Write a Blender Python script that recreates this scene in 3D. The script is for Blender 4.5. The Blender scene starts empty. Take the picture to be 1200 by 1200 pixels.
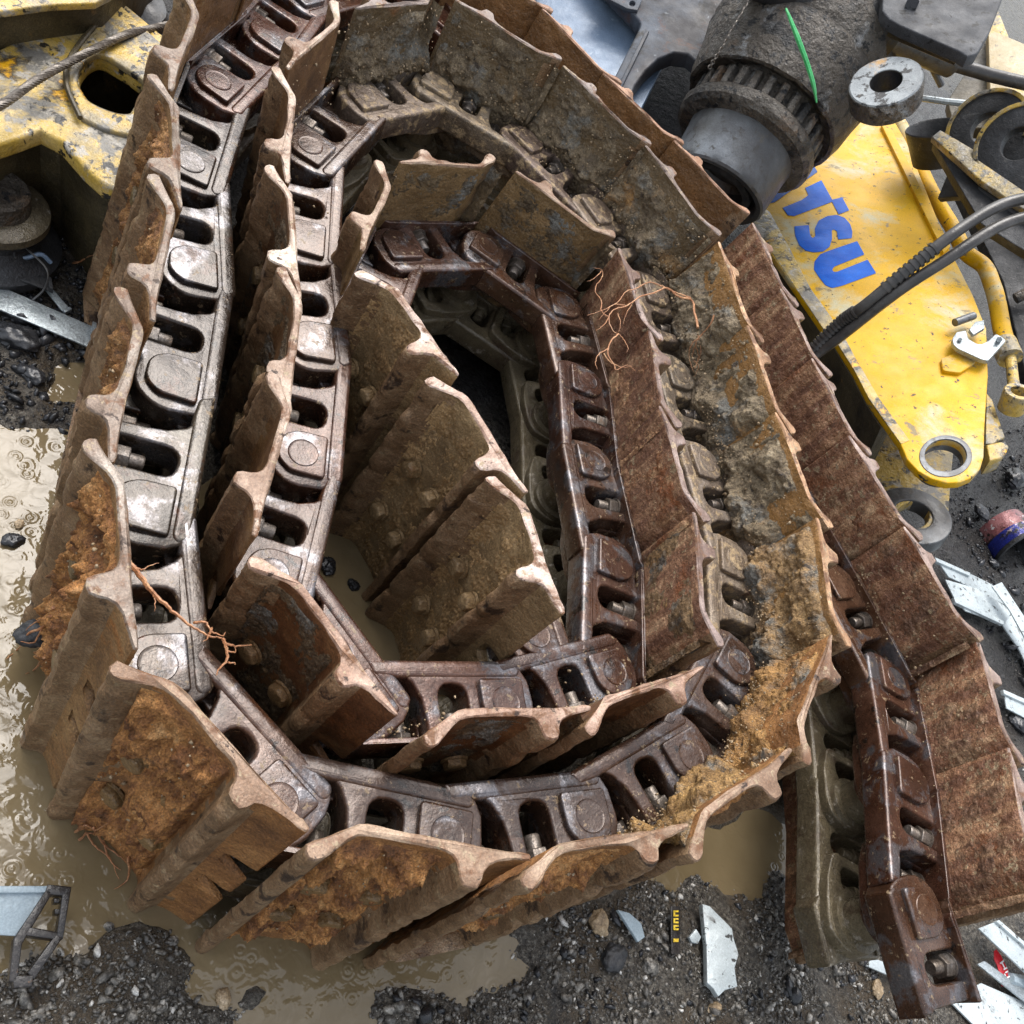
import bpy, bmesh, math, random
import numpy as np
from mathutils import Vector, Matrix, noise
from math import radians, sin, cos, pi

# ------------------------------------------------------------------ camera, sky, sun, exposure
SC = bpy.context.scene
COL = SC.collection
rnd = random.Random(7)
F = 1040.6                                    # focal length in pixels of the 1200 px wide photograph
EYE = Vector((0, 0, 1.215))
_al, _ro = 0.780943, 0.769482
_d = Vector((0, sin(_al), -cos(_al)))
_r = Vector((1, 0, 0)); _u = _r.cross(_d)
CR = cos(_ro)*_r + sin(_ro)*_u
CU = -sin(_ro)*_r + cos(_ro)*_u
cam = bpy.data.cameras.new('camera'); camo = bpy.data.objects.new('camera', cam); COL.objects.link(camo)
cam.sensor_fit = 'HORIZONTAL'; cam.sensor_width = 36; cam.lens = 36*F/1200
cam.clip_start = .02; cam.clip_end = 500
M = Matrix((CR, CU, -_d)).transposed().to_4x4(); M.translation = EYE
camo.matrix_world = M
SC.camera = camo

SUN_DIR = Vector((-.40, .46, 1.05)).normalized()
elev = math.asin(SUN_DIR.z); azim = math.atan2(SUN_DIR.x, SUN_DIR.y)
w = bpy.data.worlds.new('World'); SC.world = w; w.use_nodes = True
nt = w.node_tree; nt.nodes.clear()
sky = nt.nodes.new('ShaderNodeTexSky'); sky.sky_type = 'NISHITA'; sky.sun_disc = False
sky.sun_elevation = elev; sky.sun_rotation = azim; sky.air_density = 1.5; sky.dust_density = 4.0
hs = nt.nodes.new('ShaderNodeHueSaturation'); hs.inputs['Saturation'].default_value = .38
bg = nt.nodes.new('ShaderNodeBackground'); bg.inputs['Strength'].default_value = .15
wo = nt.nodes.new('ShaderNodeOutputWorld')
nt.links.new(sky.outputs[0], hs.inputs['Color']); nt.links.new(hs.outputs[0], bg.inputs['Color']); nt.links.new(bg.outputs[0], wo.inputs[0])
sl = bpy.data.lights.new('sun', 'SUN'); sl.energy = .85; sl.angle = radians(36); sl.color = (1, .975, .94)
so = bpy.data.objects.new('sun', sl); COL.objects.link(so)
so.rotation_euler = SUN_DIR.to_track_quat('Z', 'Y').to_euler()
SC.view_settings.view_transform = 'Standard'; SC.view_settings.look = 'None'
SC.view_settings.exposure = 1.08; SC.view_settings.gamma = 1
SC.view_settings.use_curve_mapping = False
SC.render.engine = 'CYCLES'

# ------------------------------------------------------------------ placing helpers (photo pixel -> place in the world)
def ray(x, y):
    return (_d*F + CR*(x-600) - CU*(y-600)).normalized()
def atz(x, y, z):
    v = ray(x, y); return EYE + v*((z-EYE.z)/v.z)
def atd(x, y, dist):
    return EYE + ray(x, y)*dist
class Plane:
    def __init__(s, o, n):
        s.o = Vector(o); s.n = Vector(n).normalized()
        s.e1 = (CR - s.n*CR.dot(s.n)).normalized(); s.e2 = s.n.cross(s.e1)
        s.M = Matrix((s.e1, s.e2, s.n)).transposed().to_4x4(); s.M.translation = s.o
    def hit(s, x, y, off=0):
        v = ray(x, y); o = s.o + s.n*off
        return EYE + v*((o-EYE).dot(s.n)/v.dot(s.n))
    def uv(s, x, y, off=0):
        p = s.hit(x, y, off) - s.o; return (p.dot(s.e1), p.dot(s.e2))
    def poly(s, pts, off=0): return [s.uv(x, y, off) for x, y in pts]
    def down(s, off): return Plane(s.o + s.n*off, s.n)

# ------------------------------------------------------------------ mesh helpers
def flat_smooth(me, ang=32):
    me.polygons.foreach_set('use_smooth', [True]*len(me.polygons))
    bm = bmesh.new(); bm.from_mesh(me)
    for e in bm.edges:
        e.smooth = not (len(e.link_faces) == 2 and e.calc_face_angle(0) > radians(ang))
    bm.to_mesh(me); bm.free()
def obj(name, me, parent=None, mats=(), loc=None, matrix=None, smooth=32):
    if isinstance(me, bmesh.types.BMesh):
        bm = me; me = bpy.data.meshes.new(name); bm.to_mesh(me); bm.free()
    for m in (mats if isinstance(mats, (list, tuple)) else [mats]): me.materials.append(m)
    if smooth: flat_smooth(me, smooth)
    o = bpy.data.objects.new(name, me); COL.objects.link(o)
    if parent: o.parent = parent
    if loc is not None: o.location = loc
    if matrix is not None: o.matrix_local = matrix
    return o
def tag(o, label=None, cat=None, group=None, kind=None):
    if label: o['label'] = label
    if cat: o['category'] = cat
    if group: o['group'] = group
    if kind: o['kind'] = kind
    return o
def thing(name, label, cat, loc=(0, 0, 0), group=None):
    o = bpy.data.objects.new(name, None); COL.objects.link(o); o.location = loc; o.empty_display_size = .1
    return tag(o, label, cat, group)
def rebase(me, t):
    me.transform(Matrix.Translation(-Vector(t))); return me
def curve_mesh(outlines, z0, z1, bevel=0, res=2, smoothpoly=False):
    """solid plate with rounded rims; first outline is the rim, the others are holes; between z0 and z1"""
    cu = bpy.data.curves.new('c', 'CURVE'); cu.dimensions = '2D'; cu.fill_mode = 'BOTH'
    cu.extrude = max((z1-z0)/2-bevel, 1e-5); cu.bevel_depth = bevel; cu.bevel_resolution = res; cu.offset = -bevel
    for ol in outlines:
        sp = cu.splines.new('POLY'); sp.points.add(len(ol)-1)
        for p, q in zip(sp.points, ol): p.co = (q[0], q[1], 0, 1)
        sp.use_cyclic_u = True
    o = bpy.data.objects.new('c', cu); COL.objects.link(o)
    dg = bpy.context.evaluated_depsgraph_get()
    me = bpy.data.meshes.new_from_object(o.evaluated_get(dg))
    bpy.data.objects.remove(o); bpy.data.curves.remove(cu)
    me.materials.clear()
    me.transform(Matrix.Translation((0, 0, (z0+z1)/2)))
    bm = bmesh.new(); bm.from_mesh(me); bmesh.ops.remove_doubles(bm, verts=bm.verts, dist=1e-5)
    bmesh.ops.recalc_face_normals(bm, faces=bm.faces); bm.to_mesh(me); bm.free()
    return me
def roundpoly(pts, r, seg=4):
    """round the corners of a polygon; r a number or a list"""
    out = []; n = len(pts)
    for i in range(n):
        p = Vector(pts[i]); a = Vector(pts[i-1]); b = Vector(pts[(i+1) % n])
        rr = r[i] if isinstance(r, (list, tuple)) else r
        da = (a-p).normalized(); db = (b-p).normalized()
        rr = min(rr, (a-p).length*.45, (b-p).length*.45)
        if rr <= 1e-6: out.append(tuple(p)); continue
        for k in range(seg+1):
            t = k/seg; q = (p+da*rr)*(1-t)**2 + p*2*t*(1-t) + (p+db*rr)*t*t
            out.append(tuple(q))
    return out
def circ(cx, cy, r, n=24, ry=None):
    return [(cx+r*cos(2*pi*k/n), cy+(ry or r)*sin(2*pi*k/n)) for k in range(n)]
def join(mes):
    bm = bmesh.new()
    for m in mes: bm.from_mesh(m)
    me = bpy.data.meshes.new('j'); bm.to_mesh(me); bm.free(); return me
def lathe_mesh(profile, seg=48):
    """profile: (s, r) along local z"""
    bm = bmesh.new(); rings = []
    for s, r in profile:
        rings.append([bm.verts.new((r*cos(2*pi*k/seg), r*sin(2*pi*k/seg), s)) for k in range(seg)] if r > 1e-6 else [bm.verts.new((0, 0, s))])
    for a, b in zip(rings, rings[1:]):
        for k in range(seg):
            k2 = (k+1) % seg
            if len(a) == 1 and len(b) == 1: continue
            if len(a) == 1: bm.faces.new((a[0], b[k], b[k2]))
            elif len(b) == 1: bm.faces.new((a[k], a[k2], b[0]))
            else: bm.faces.new((a[k], a[k2], b[k2], b[k]))
    bmesh.ops.recalc_face_normals(bm, faces=bm.faces)
    me = bpy.data.meshes.new('l'); bm.to_mesh(me); bm.free(); return me
def axis_matrix(o, axis):
    q = Vector(axis).normalized().to_track_quat('Z', 'Y'); m = q.to_matrix().to_4x4(); m.translation = o; return m
def catmull(pts, sub=6):
    pts = [Vector(p) for p in pts]; P = [pts[0]*2-pts[1]]+pts+[pts[-1]*2-pts[-2]]; out = []
    for i in range(1, len(P)-2):
        for k in range(sub):
            t = k/sub; a, b, c, d = P[i-1:i+3]
            out.append(.5*((2*b)+(c-a)*t+(2*a-5*b+4*c-d)*t*t+(3*b-a-3*c+d)*t**3))
    out.append(pts[-1]); return out
def tube_bm(bm, pts, rad, seg=10, cap=True):
    pts = [Vector(p) for p in pts]; n = len(pts); up = Vector((.13, .2, 1)).normalized(); prev = None
    R = rad if isinstance(rad, (list, tuple)) else [rad]*n
    rings = []
    for i, p in enumerate(pts):
        t = (pts[min(i+1, n-1)]-pts[max(i-1, 0)]).normalized()
        if prev is None: a = t.orthogonal().normalized() if abs(t.dot(up)) > .95 else t.cross(up).normalized()
        else: a = (prev - t*prev.dot(t)).normalized()
        prev = a; b = t.cross(a)
        rings.append([bm.verts.new(p+(a*cos(2*pi*k/seg)+b*sin(2*pi*k/seg))*R[i]) for k in range(seg)])
    for x, y in zip(rings, rings[1:]):
        for k in range(seg): bm.faces.new((x[k], x[(k+1) % seg], y[(k+1) % seg], y[k]))
    if cap:
        bm.faces.new(rings[0][::-1]); bm.faces.new(rings[-1])
    return bm
def tube(pts, rad, seg=10, sub=0, cap=True):
    bm = bmesh.new()
    if sub: pts = catmull(pts, sub)
    if sub and isinstance(rad, (list, tuple)):
        n = len(rad); m = len(pts); rad = [rad[min(int(i*(n-1)/(m-1)), n-2)]*(1-((i*(n-1)/(m-1)) % 1 if i < m-1 else 1)) + rad[min(int(i*(n-1)/(m-1)), n-2)+1]*((i*(n-1)/(m-1)) % 1 if i < m-1 else 1) for i in range(m)]
    tube_bm(bm, pts, rad, seg, cap)
    bmesh.ops.recalc_face_normals(bm, faces=bm.faces)
    me = bpy.data.meshes.new('t'); bm.to_mesh(me); bm.free(); return me
def fbm(p, o=4): return noise.fractal(p, 1.0, 2.1, o)     # about -1..1
def roughen(me, amp, scale, seed=0):
    off = Vector((seed*3.1, seed*1.7, -seed))
    me.calc_loop_triangles()
    ns = [v.normal.copy() for v in me.vertices]
    for v, n in zip(me.vertices, ns): v.co += n*(amp*fbm(v.co*scale+off))

# ------------------------------------------------------------------ materials
class NB:
    def __init__(s, name):
        s.m = bpy.data.materials.new(name); s.m.use_nodes = True; s.t = s.m.node_tree
        s.p = s.t.nodes['Principled BSDF']; s.out = s.t.nodes['Material Output']
    def n(s, typ, **k):
        a = s.t.nodes.new(typ)
        for x, y in k.items(): setattr(a, x, y)
        return a
    def l(s, a, b): s.t.links.new(a, b)
    def coords(s, stretch=None, rand=True):
        tc = s.n('ShaderNodeTexCoord'); o = tc.outputs['Object']
        if rand:
            oi = s.n('ShaderNodeObjectInfo'); mu = s.n('ShaderNodeMath', operation='MULTIPLY'); s.l(oi.outputs['Random'], mu.inputs[0]); mu.inputs[1].default_value = 37
            ad = s.n('ShaderNodeVectorMath', operation='ADD'); s.l(o, ad.inputs[0]); s.l(mu.outputs[0], ad.inputs[1]); o = ad.outputs[0]
        if stretch:
            mp = s.n('ShaderNodeMapping'); mp.inputs['Scale'].default_value = stretch; s.l(o, mp.inputs[0]); o = mp.outputs[0]
        return o
    def noise(s, co, scale, detail=5, rough=.6, dist=0):
        a = s.n('ShaderNodeTexNoise'); a.inputs['Scale'].default_value = scale; a.inputs['Detail'].default_value = detail
        a.inputs['Roughness'].default_value = rough; a.inputs['Distortion'].default_value = dist; s.l(co, a.inputs['Vector']); return a.outputs['Fac']
    def ramp(s, fac, stops):
        a = s.n('ShaderNodeValToRGB'); cr = a.color_ramp
        while len(cr.elements) < len(stops): cr.elements.new(.5)
        for e, (p, c) in zip(cr.elements, stops):
            e.position = p; e.color = (c, c, c, 1) if isinstance(c, (int, float)) else (*c, 1)
        s.l(fac, a.inputs[0]); return a.outputs[0]
    def mix(s, fac, a, b, mode='MIX'):
        m = s.n('ShaderNodeMix', data_type='RGBA', blend_type=mode)
        for inp, v in ((m.inputs[0], fac), (m.inputs[6], a), (m.inputs[7], b)):
            if hasattr(v, 'node'): s.l(v, inp)
            elif isinstance(v, (int, float)): inp.default_value = v if inp.type == 'VALUE' else (v, v, v, 1)
            else: inp.default_value = (*v, 1)
        return m.outputs[2]
    def bump(s, h, strength, dist, prev=None):
        b = s.n('ShaderNodeBump'); b.inputs['Strength'].default_value = strength; b.inputs['Distance'].default_value = dist
        s.l(h, b.inputs['Height'])
        if prev is not None: s.l(prev, b.inputs['Normal'])
        return b.outputs[0]
def pm(name, stops, scale=14, patches=(), rough=(.25, .5), metal=0, bump=.5, bscale=160, bdist=.0015, bump2=.5, b2scale=35, stretch=None, tint=False, spec=.5, detail=7, coat=0, coatr=.1, grain=.34, gscale=430):
    """noise driven colour ramp + patches [(colour, threshold, softness, scale, metal, rough)] + two bumps"""
    b = NB(name); co = b.coords(stretch); co0 = b.coords() if stretch else co
    col = b.ramp(b.noise(co, scale, detail, .65), stops)
    if tint:
        oi = b.n('ShaderNodeObjectInfo'); col = b.mix(1.0, col, oi.outputs['Color'], 'MULTIPLY')
    ro = b.ramp(b.noise(co0, 23, 4), [(.3, rough[0]), (.7, rough[1])])
    me = None
    for pc in patches:
        c, th, sf, sc = pc[:4]
        f = b.ramp(b.noise(co0, sc, 8, .68, .3), [(th, 0.0), (min(th+sf, 1), 1.0)])
        col = b.mix(f, col, c)
        if len(pc) > 4:
            me = b.mix(f, me if me is not None else metal, pc[4])
        if len(pc) > 5: ro = b.mix(f, ro, pc[5])
    if grain:
        gn = b.ramp(b.noise(co0, gscale, 2, .6), [(.32, 1-grain), (.52, 1.0), (.70, 1+grain*1.3)])
        col = b.mix(1.0, col, gn, 'MULTIPLY')
    b.l(col, b.p.inputs['Base Color']); b.l(ro, b.p.inputs['Roughness'])
    if me is not None: b.l(me, b.p.inputs['Metallic'])
    else: b.p.inputs['Metallic'].default_value = metal
    b.p.inputs['Specular IOR Level'].default_value = spec
    b.p.inputs['Coat Weight'].default_value = coat; b.p.inputs['Coat Roughness'].default_value = coatr
    nrm = b.bump(b.noise(co0, b2scale, 6, .6), bump2, bdist*4)
    nrm = b.bump(b.noise(co0, bscale, 5, .65), bump, bdist, nrm)
    if grain: nrm = b.bump(b.noise(co0, gscale, 3, .6), min(1, grain*1.1), .0007, nrm)
    b.l(nrm, b.p.inputs['Normal'])
    return b.m

_bi = bmesh.new(); bmesh.ops.create_icosphere(_bi, subdivisions=1, radius=1)
ICO_V = np.array([v.co[:] for v in _bi.verts]); _bi.verts.index_update(); ICO_F = np.array([[v.index for v in f.verts] for f in _bi.faces]); _bi.free()
def blobs_mesh(cs, rs, sqs, seed):
    """many small irregular grains in one mesh"""
    g = np.random.default_rng(seed); n = len(cs); cs = np.array(cs); rs = np.array(rs); sqs = np.array(sqs)
    v = ICO_V[None]*sqs[:, None, :]*g.uniform(.5, 1.35, (n, len(ICO_V), 1))*rs[:, None, None]
    q = g.normal(size=(n, 4)); q /= np.linalg.norm(q, axis=1)[:, None]; a, b, c, d = q.T
    R = np.stack([np.stack([1-2*(c*c+d*d), 2*(b*c-a*d), 2*(b*d+a*c)], -1), np.stack([2*(b*c+a*d), 1-2*(b*b+d*d), 2*(c*d-a*b)], -1), np.stack([2*(b*d-a*c), 2*(c*d+a*b), 1-2*(b*b+c*c)], -1)], 1)
    v = np.einsum('nij,nkj->nki', R, v)+cs[:, None]
    f = (ICO_F[None]+(np.arange(n)*len(ICO_V))[:, None, None]).reshape(-1, 3)
    return quick_mesh(v.reshape(-1, 3), f)
def quick_mesh(v, f):
    me = bpy.data.meshes.new('q'); k = f.shape[1]
    me.vertices.add(len(v)); me.vertices.foreach_set('co', np.asarray(v, dtype=np.float32).ravel())
    me.loops.add(f.size); me.loops.foreach_set('vertex_index', f.ravel().astype(np.int32))
    me.polygons.add(len(f)); me.polygons.foreach_set('loop_start', np.arange(0, f.size, k, dtype=np.int32))
    me.polygons.foreach_set('loop_total', np.full(len(f), k, dtype=np.int32)); me.update(calc_edges=True); me.validate(); return me
def grid_faces(ny, nx):
    i = (np.arange(ny-1)[:, None]*nx+np.arange(nx-1)[None]).ravel(); return np.stack([i, i+1, i+nx+1, i+nx], 1)

# ------------------------------------------------------------------ the crawler track: materials
M_DARK = pm('wet_brown_steel', [(.28, (.030, .017, .010)), (.5, (.068, .038, .020)), (.72, (.125, .080, .042))], 16,
            [((.20, .12, .055), .60, .10, 45), ((.13, .045, .016), .62, .12, 11)], (.28, .55), .15, .7, 190, .0016, .6, 40, tint=True)
M_OLIVE = pm('mud_filmed_steel', [(.28, (.058, .042, .024)), (.5, (.105, .078, .044)), (.75, (.17, .13, .078))], 12,
             [((.24, .16, .075), .62, .1, 60), ((.16, .065, .02), .64, .1, 9)], (.22, .5), .05, .9, 150, .0024, .8, 45, tint=True)
M_RUST = pm('rust_and_mud_steel', [(.25, (.075, .040, .020)), (.48, (.17, .095, .042)), (.75, (.30, .19, .095))], 15,
            [((.33, .135, .035), .58, .1, 20), ((.05, .03, .018), .62, .08, 30)], (.4, .7), .0, .9, 150, .003, .9, 50, tint=True)
M_STRIP = pm('scraped_rusty_steel', [(.3, (.070, .036, .024)), (.45, (.145, .082, .052)), (.56, (.235, .150, .092)), (.69, (.42, .33, .22))], 38,
             [((.34, .25, .15), .58, .05, 60), ((.21, .075, .028), .57, .1, 11)], (.3, .6), .2, 1.0, 120, .003, .9, 45, stretch=(1.0, 1.0, .22), tint=True, grain=.45, gscale=520)
M_RIDGE = pm('rust_worn_ridge', [(.28, (.10, .054, .026)), (.5, (.20, .118, .060)), (.7, (.30, .20, .115)), (.8, (.42, .31, .20))], 24,
            [((.26, .18, .10), .58, .06, 60), ((.045, .026, .016), .57, .06, 26)], (.3, .6), .05, .9, 170, .002, .7, 50)
M_CAP = pm('worn_steel_edge', [(.28, (.070, .042, .028)), (.46, (.140, .108, .095)), (.6, (.215, .190, .184)), (.78, (.32, .30, .305))], 16,
           [((.15, .070, .032), .52, .08, 30, .0, .6), ((.32, .24, .15), .58, .05, 70, .0, .6), ((.05, .028, .018), .60, .04, 48, .0, .6)], (.32, .55), .12, .5, 240, .001, .5, 60, tint=True, grain=.22)
M_LINK = pm('wet_forged_steel', [(.28, (.020, .011, .007)), (.48, (.050, .027, .017)), (.66, (.095, .060, .042)), (.8, (.16, .115, .09))], 12,
            [((.150, .143, .150), .525, .08, 13, .72, .28), ((.060, .024, .011), .56, .08, 21, .1, .2), ((.20, .14, .08), .60, .05, 80, .0, .6), ((.012, .008, .006), .60, .06, 34, .1, .22)], (.10, .32), .25, .45, 200, .0010, .5, 38, tint=True, grain=.28, coat=.18, coatr=.15)
M_LINKMUD = pm('muddy_forged_steel', [(.28, (.075, .052, .035)), (.5, (.16, .125, .095)), (.75, (.28, .24, .20))], 14,
            [((.30, .215, .12), .52, .08, 55, .0, .65), ((.10, .05, .03), .62, .1, 24, .2, .4)], (.25, .5), .35, .7, 180, .0016, .6, 60, tint=True)
M_BUSH = pm('olive_mud_steel', [(.3, (.060, .046, .028)), (.55, (.115, .092, .055)), (.8, (.19, .16, .11))], 11,
            [((.25, .22, .18), .58, .08, 60), ((.06, .04, .025), .56, .1, 14)], (.2, .45), .1, .6, 160, .0014, .5, 40)
M_BOLT = pm('wet_bolt_steel', [(.3, (.06, .045, .03)), (.55, (.15, .125, .105)), (.8, (.27, .25, .235))], 40,
            [((.13, .075, .04), .6, .1, 60, .1, .5)], (.2, .4), .5, .5, 250, .001)
M_MUD = pm('caked_tan_mud', [(.25, (.085, .055, .030)), (.45, (.19, .14, .085)), (.60, (.31, .235, .145)), (.78, (.50, .41, .29))], 38,
           [((.36, .19, .06), .58, .12, 8), ((.20, .19, .165), .53, .1, 13), ((.06, .042, .028), .60, .05, 30)], (.35, .75), 0, 1, 170, .004, 1, 70, tint=True)
M_MUDRUST = pm('caked_rusty_soil', [(.25, (.055, .028, .014)), (.42, (.19, .095, .036)), (.56, (.40, .23, .085)), (.74, (.58, .42, .22))], 32,
           [((.045, .028, .018), .60, .10, 17), ((.42, .30, .17), .66, .1, 60)], (.4, .75), 0, 1, 170, .004, 1, 80, tint=True)
M_CRUMB = pm('mud_crumbs', [(.3, (.13, .085, .045)), (.5, (.28, .20, .115)), (.75, (.48, .38, .26))], 60, (), (.4, .7), 0, .6, 260, .001)

# ------------------------------------------------------------------ the crawler track: geometry
P = .19; HW = .223; OF = .050; TAIL = .2252
# PINS and TILT: measured pin centres of the coiled chain (metres) and roll of each unit
PINS = [[0.911,0.722,0.251],[0.777,0.857,0.263],[0.72,1.036,0.256],[0.658,1.214,0.236],[0.505,1.327,0.229],[0.343,1.427,0.227],[0.198,1.548,0.225],[0.06,1.678,0.222],[-0.084,1.803,0.227],[-0.274,1.817,0.232],[-0.464,1.805,0.236],[-0.654,1.808,0.243],[-0.839,1.769,0.25],[-0.955,1.619,0.257],[-0.935,1.43,0.264],[-0.855,1.258,0.267],[-0.791,1.079,0.262],[-0.682,0.923,0.248],[-0.54,0.796,0.235],[-0.42,0.649,0.226],[-0.303,0.5,0.219],[-0.154,0.38,0.217],[0.035,0.366,0.218],[0.196,0.465,0.223],[0.323,0.608,0.229],[0.396,0.783,0.24],[0.394,0.974,0.243],[0.307,1.142,0.243],[0.171,1.274,0.245],[0.033,1.405,0.257],[-0.108,1.531,0.273],[-0.292,1.582,0.282],[-0.482,1.593,0.281],[-0.657,1.521,0.273],[-0.683,1.333,0.266],[-0.633,1.151,0.249],[-0.51,1.009,0.23],[-0.371,0.882,0.213],[-0.253,0.735,0.196],[-0.155,0.57,0.189],[0.032,0.535,0.186],[0.161,0.673,0.188],[0.257,0.837,0.192],[0.165,1.003,0.189],[0.041,1.146,0.182],[-0.066,1.303,0.176],[-0.199,1.438,0.175],[-0.376,1.373,0.187],[-0.451,1.198,0.187],[-0.372,1.025,0.186],[-0.189,0.97,0.188],[-0.011,0.904,0.186],[0.141,0.791,0.185]]
TILT = [-0.003,-0.023,-0.023,-0.005,-0.01,-0.031,-0.058,-0.091,-0.037,-0.001,0.013,0.013,0.017,0.026,0.043,0.044,0.037,0.033,0.048,0.022,0.033,0.007,0.025,0.031,0.02,0.021,-0.059,-0.121,-0.109,-0.094,-0.056,-0.023,-0.019,-0.035,-0.087,-0.093,-0.093,-0.039,0.005,-0.011,-0.025,-0.021,-0.02,-0.009,0.01,0.048,0.01,-0.015,-0.034,0.0,-0.007,0.007]

N = len(PINS)-1
PROFILE_OUT = [(.005, .027), (.0055, .034), (.009, .0388), (.015, .0400), (.0215, .0375), (.028, .0315), (.0345, .0245), (.042, .0175), (.050, .0125), (.060, .0102), (.070, .0096), (.082, .0096),
               (.095, .0096), (.107, .0096), (.118, .0097), (.128, .0100), (.136, .0106), (.1425, .0126), (.1472, .0168), (.1500, .0240), (.1518, .0320), (.1553, .0378), (.163, .0396), (.1705, .0378), (.1742, .0310), (.1760, .0225), (.181, .0150),
               (.190, .0108), (.199, .0085), (.208, .0065), (.217, .0048), (.224, .0030)]
PROFILE_IN = [(.2255, .0005), (.2235, -.0015), (.215, -.0018), (.203, -.001), (.19, -.0002), (.175, 0), (.16, 0), (.145, 0), (.13, 0), (.115, 0), (.10, 0), (.085, 0), (.068, 0), (.058, .0001),
              (.050, .0014), (.042, .0056), (.033, .0112), (.023, .0170), (.012, .0228)]
def make_shoe_mesh(seed, wear=1.0, hole=True):
    prof = PROFILE_OUT+PROFILE_IN
    nz = 64
    zs = [-HW, -HW+.002]+[-HW+.002+(2*HW-.004)*k/nz for k in range(1, nz)]+[HW-.002, HW]
    r2 = random.Random(seed); off = Vector((seed*7.7, seed*3.3, seed*1.1))
    dents = [(r2.uniform(0, P), r2.choice((-1, 1))*r2.uniform(.12, .22), r2.uniform(.01, .03), r2.uniform(.001, .004)) for _ in range(6)]
    bm = bmesh.new(); rings = []
    cx = sum(p[0] for p in prof)/len(prof)
    for zi, z in enumerate(zs):
        ring = []
        endk = .0016 if zi in (0, len(zs)-1) else 0
        for k, (x, o) in enumerate(prof):
            # notches for link clearance in the tail
            if x > .192:
                for nz0 in (-.047, .047):
                    d = abs(z-nz0)
                    if d < .017: x = .186+(x-.186)*(.12 if d < .0125 else .55)
            y = -OF-o
            # rim rounding of the sheared ends
            if endk:
                pa = prof[k-1]; pb = prof[(k+1) % len(prof)]
                t = Vector((pb[0]-pa[0], pb[1]-pa[1])).normalized(); nrm = Vector((t.y, -t.x))
                x += nrm.x*endk*1.0; y -= nrm.y*endk*1.0
            q = Vector((x, y, z))
            a = .0011*wear*fbm(q*38+off)+.0006*wear*fbm(q*120+off, 3)
            if o > .022:                                  # bars are worn and nicked
                y += max(0, fbm(Vector((x*8, 3, z*26))+off, 3))*.006*wear*(o/.033)
            ed = HW-abs(z)
            zz = z
            if ed < .0005: zz += .0016*wear*fbm(Vector((x*45, y*60, z))+off*2, 3)*(1 if z > 0 else 1)
            ss = 1 if k < len(PROFILE_OUT) else -1
            y -= a*ss
            for dx, dz, dr, da in dents:
                g = math.exp(-((x-dx)**2+(z-dz)**2)/(dr*dr)); y += da*g*(1 if o > .02 else .4)
            ring.append(bm.verts.new((x, y, zz)))
        rings.append(ring)
    n = len(prof)
    for a, b in zip(rings, rings[1:]):
        for k in range(n): bm.faces.new((a[k], b[k], b[(k+1) % n], a[(k+1) % n]))
    f0 = bm.faces.new(rings[0]); f1 = bm.faces.new(rings[-1][::-1])
    caps = bmesh.ops.triangulate(bm, faces=[f0, f1], ngon_method='EAR_CLIP')['faces']
    bmesh.ops.recalc_face_normals(bm, faces=bm.faces)
    for f in caps: f.material_index = 1 if f.calc_center_median().z > 0 else 0
    for f in bm.faces:
        if abs(f.calc_center_median().z-HW) < .0021: f.material_index = 1
    for f in bm.faces:
        c_ = f.calc_center_median()
        if f.material_index == 0 and c_.y < -OF-.0150-.003*fbm(c_*30+off, 3): f.material_index = 2
    me = bpy.data.meshes.new('shoe'); bm.to_mesh(me); bm.free()
    me.materials.append(M_DARK); me.materials.append(M_CAP); me.materials.append(M_RIDGE)
    if hole:
        o = bpy.data.objects.new('tmp', me); COL.objects.link(o)
        cm = curve_mesh([circ(.095, 0, .0135, 20, .026)], -.1, .1)
        cm.transform(Matrix.Rotation(pi/2, 4, 'X')); 
        c = bpy.data.objects.new('tmpc', cm); COL.objects.link(c)
        md = o.modifiers.new('b', 'BOOLEAN'); md.object = c; md.operation = 'DIFFERENCE'; md.solver = 'EXACT'
        dg = bpy.context.evaluated_depsgraph_get(); m2 = bpy.data.meshes.new_from_object(o.evaluated_get(dg))
        bpy.data.objects.remove(o); bpy.data.objects.remove(c); me = m2
        while len(me.materials) > 3: me.materials.pop()
    flat_smooth(me, 38)
    return me
SHOES = [make_shoe_mesh(s, 1.0 if s % 2 else 1.6) for s in range(1, 9)]

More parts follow.
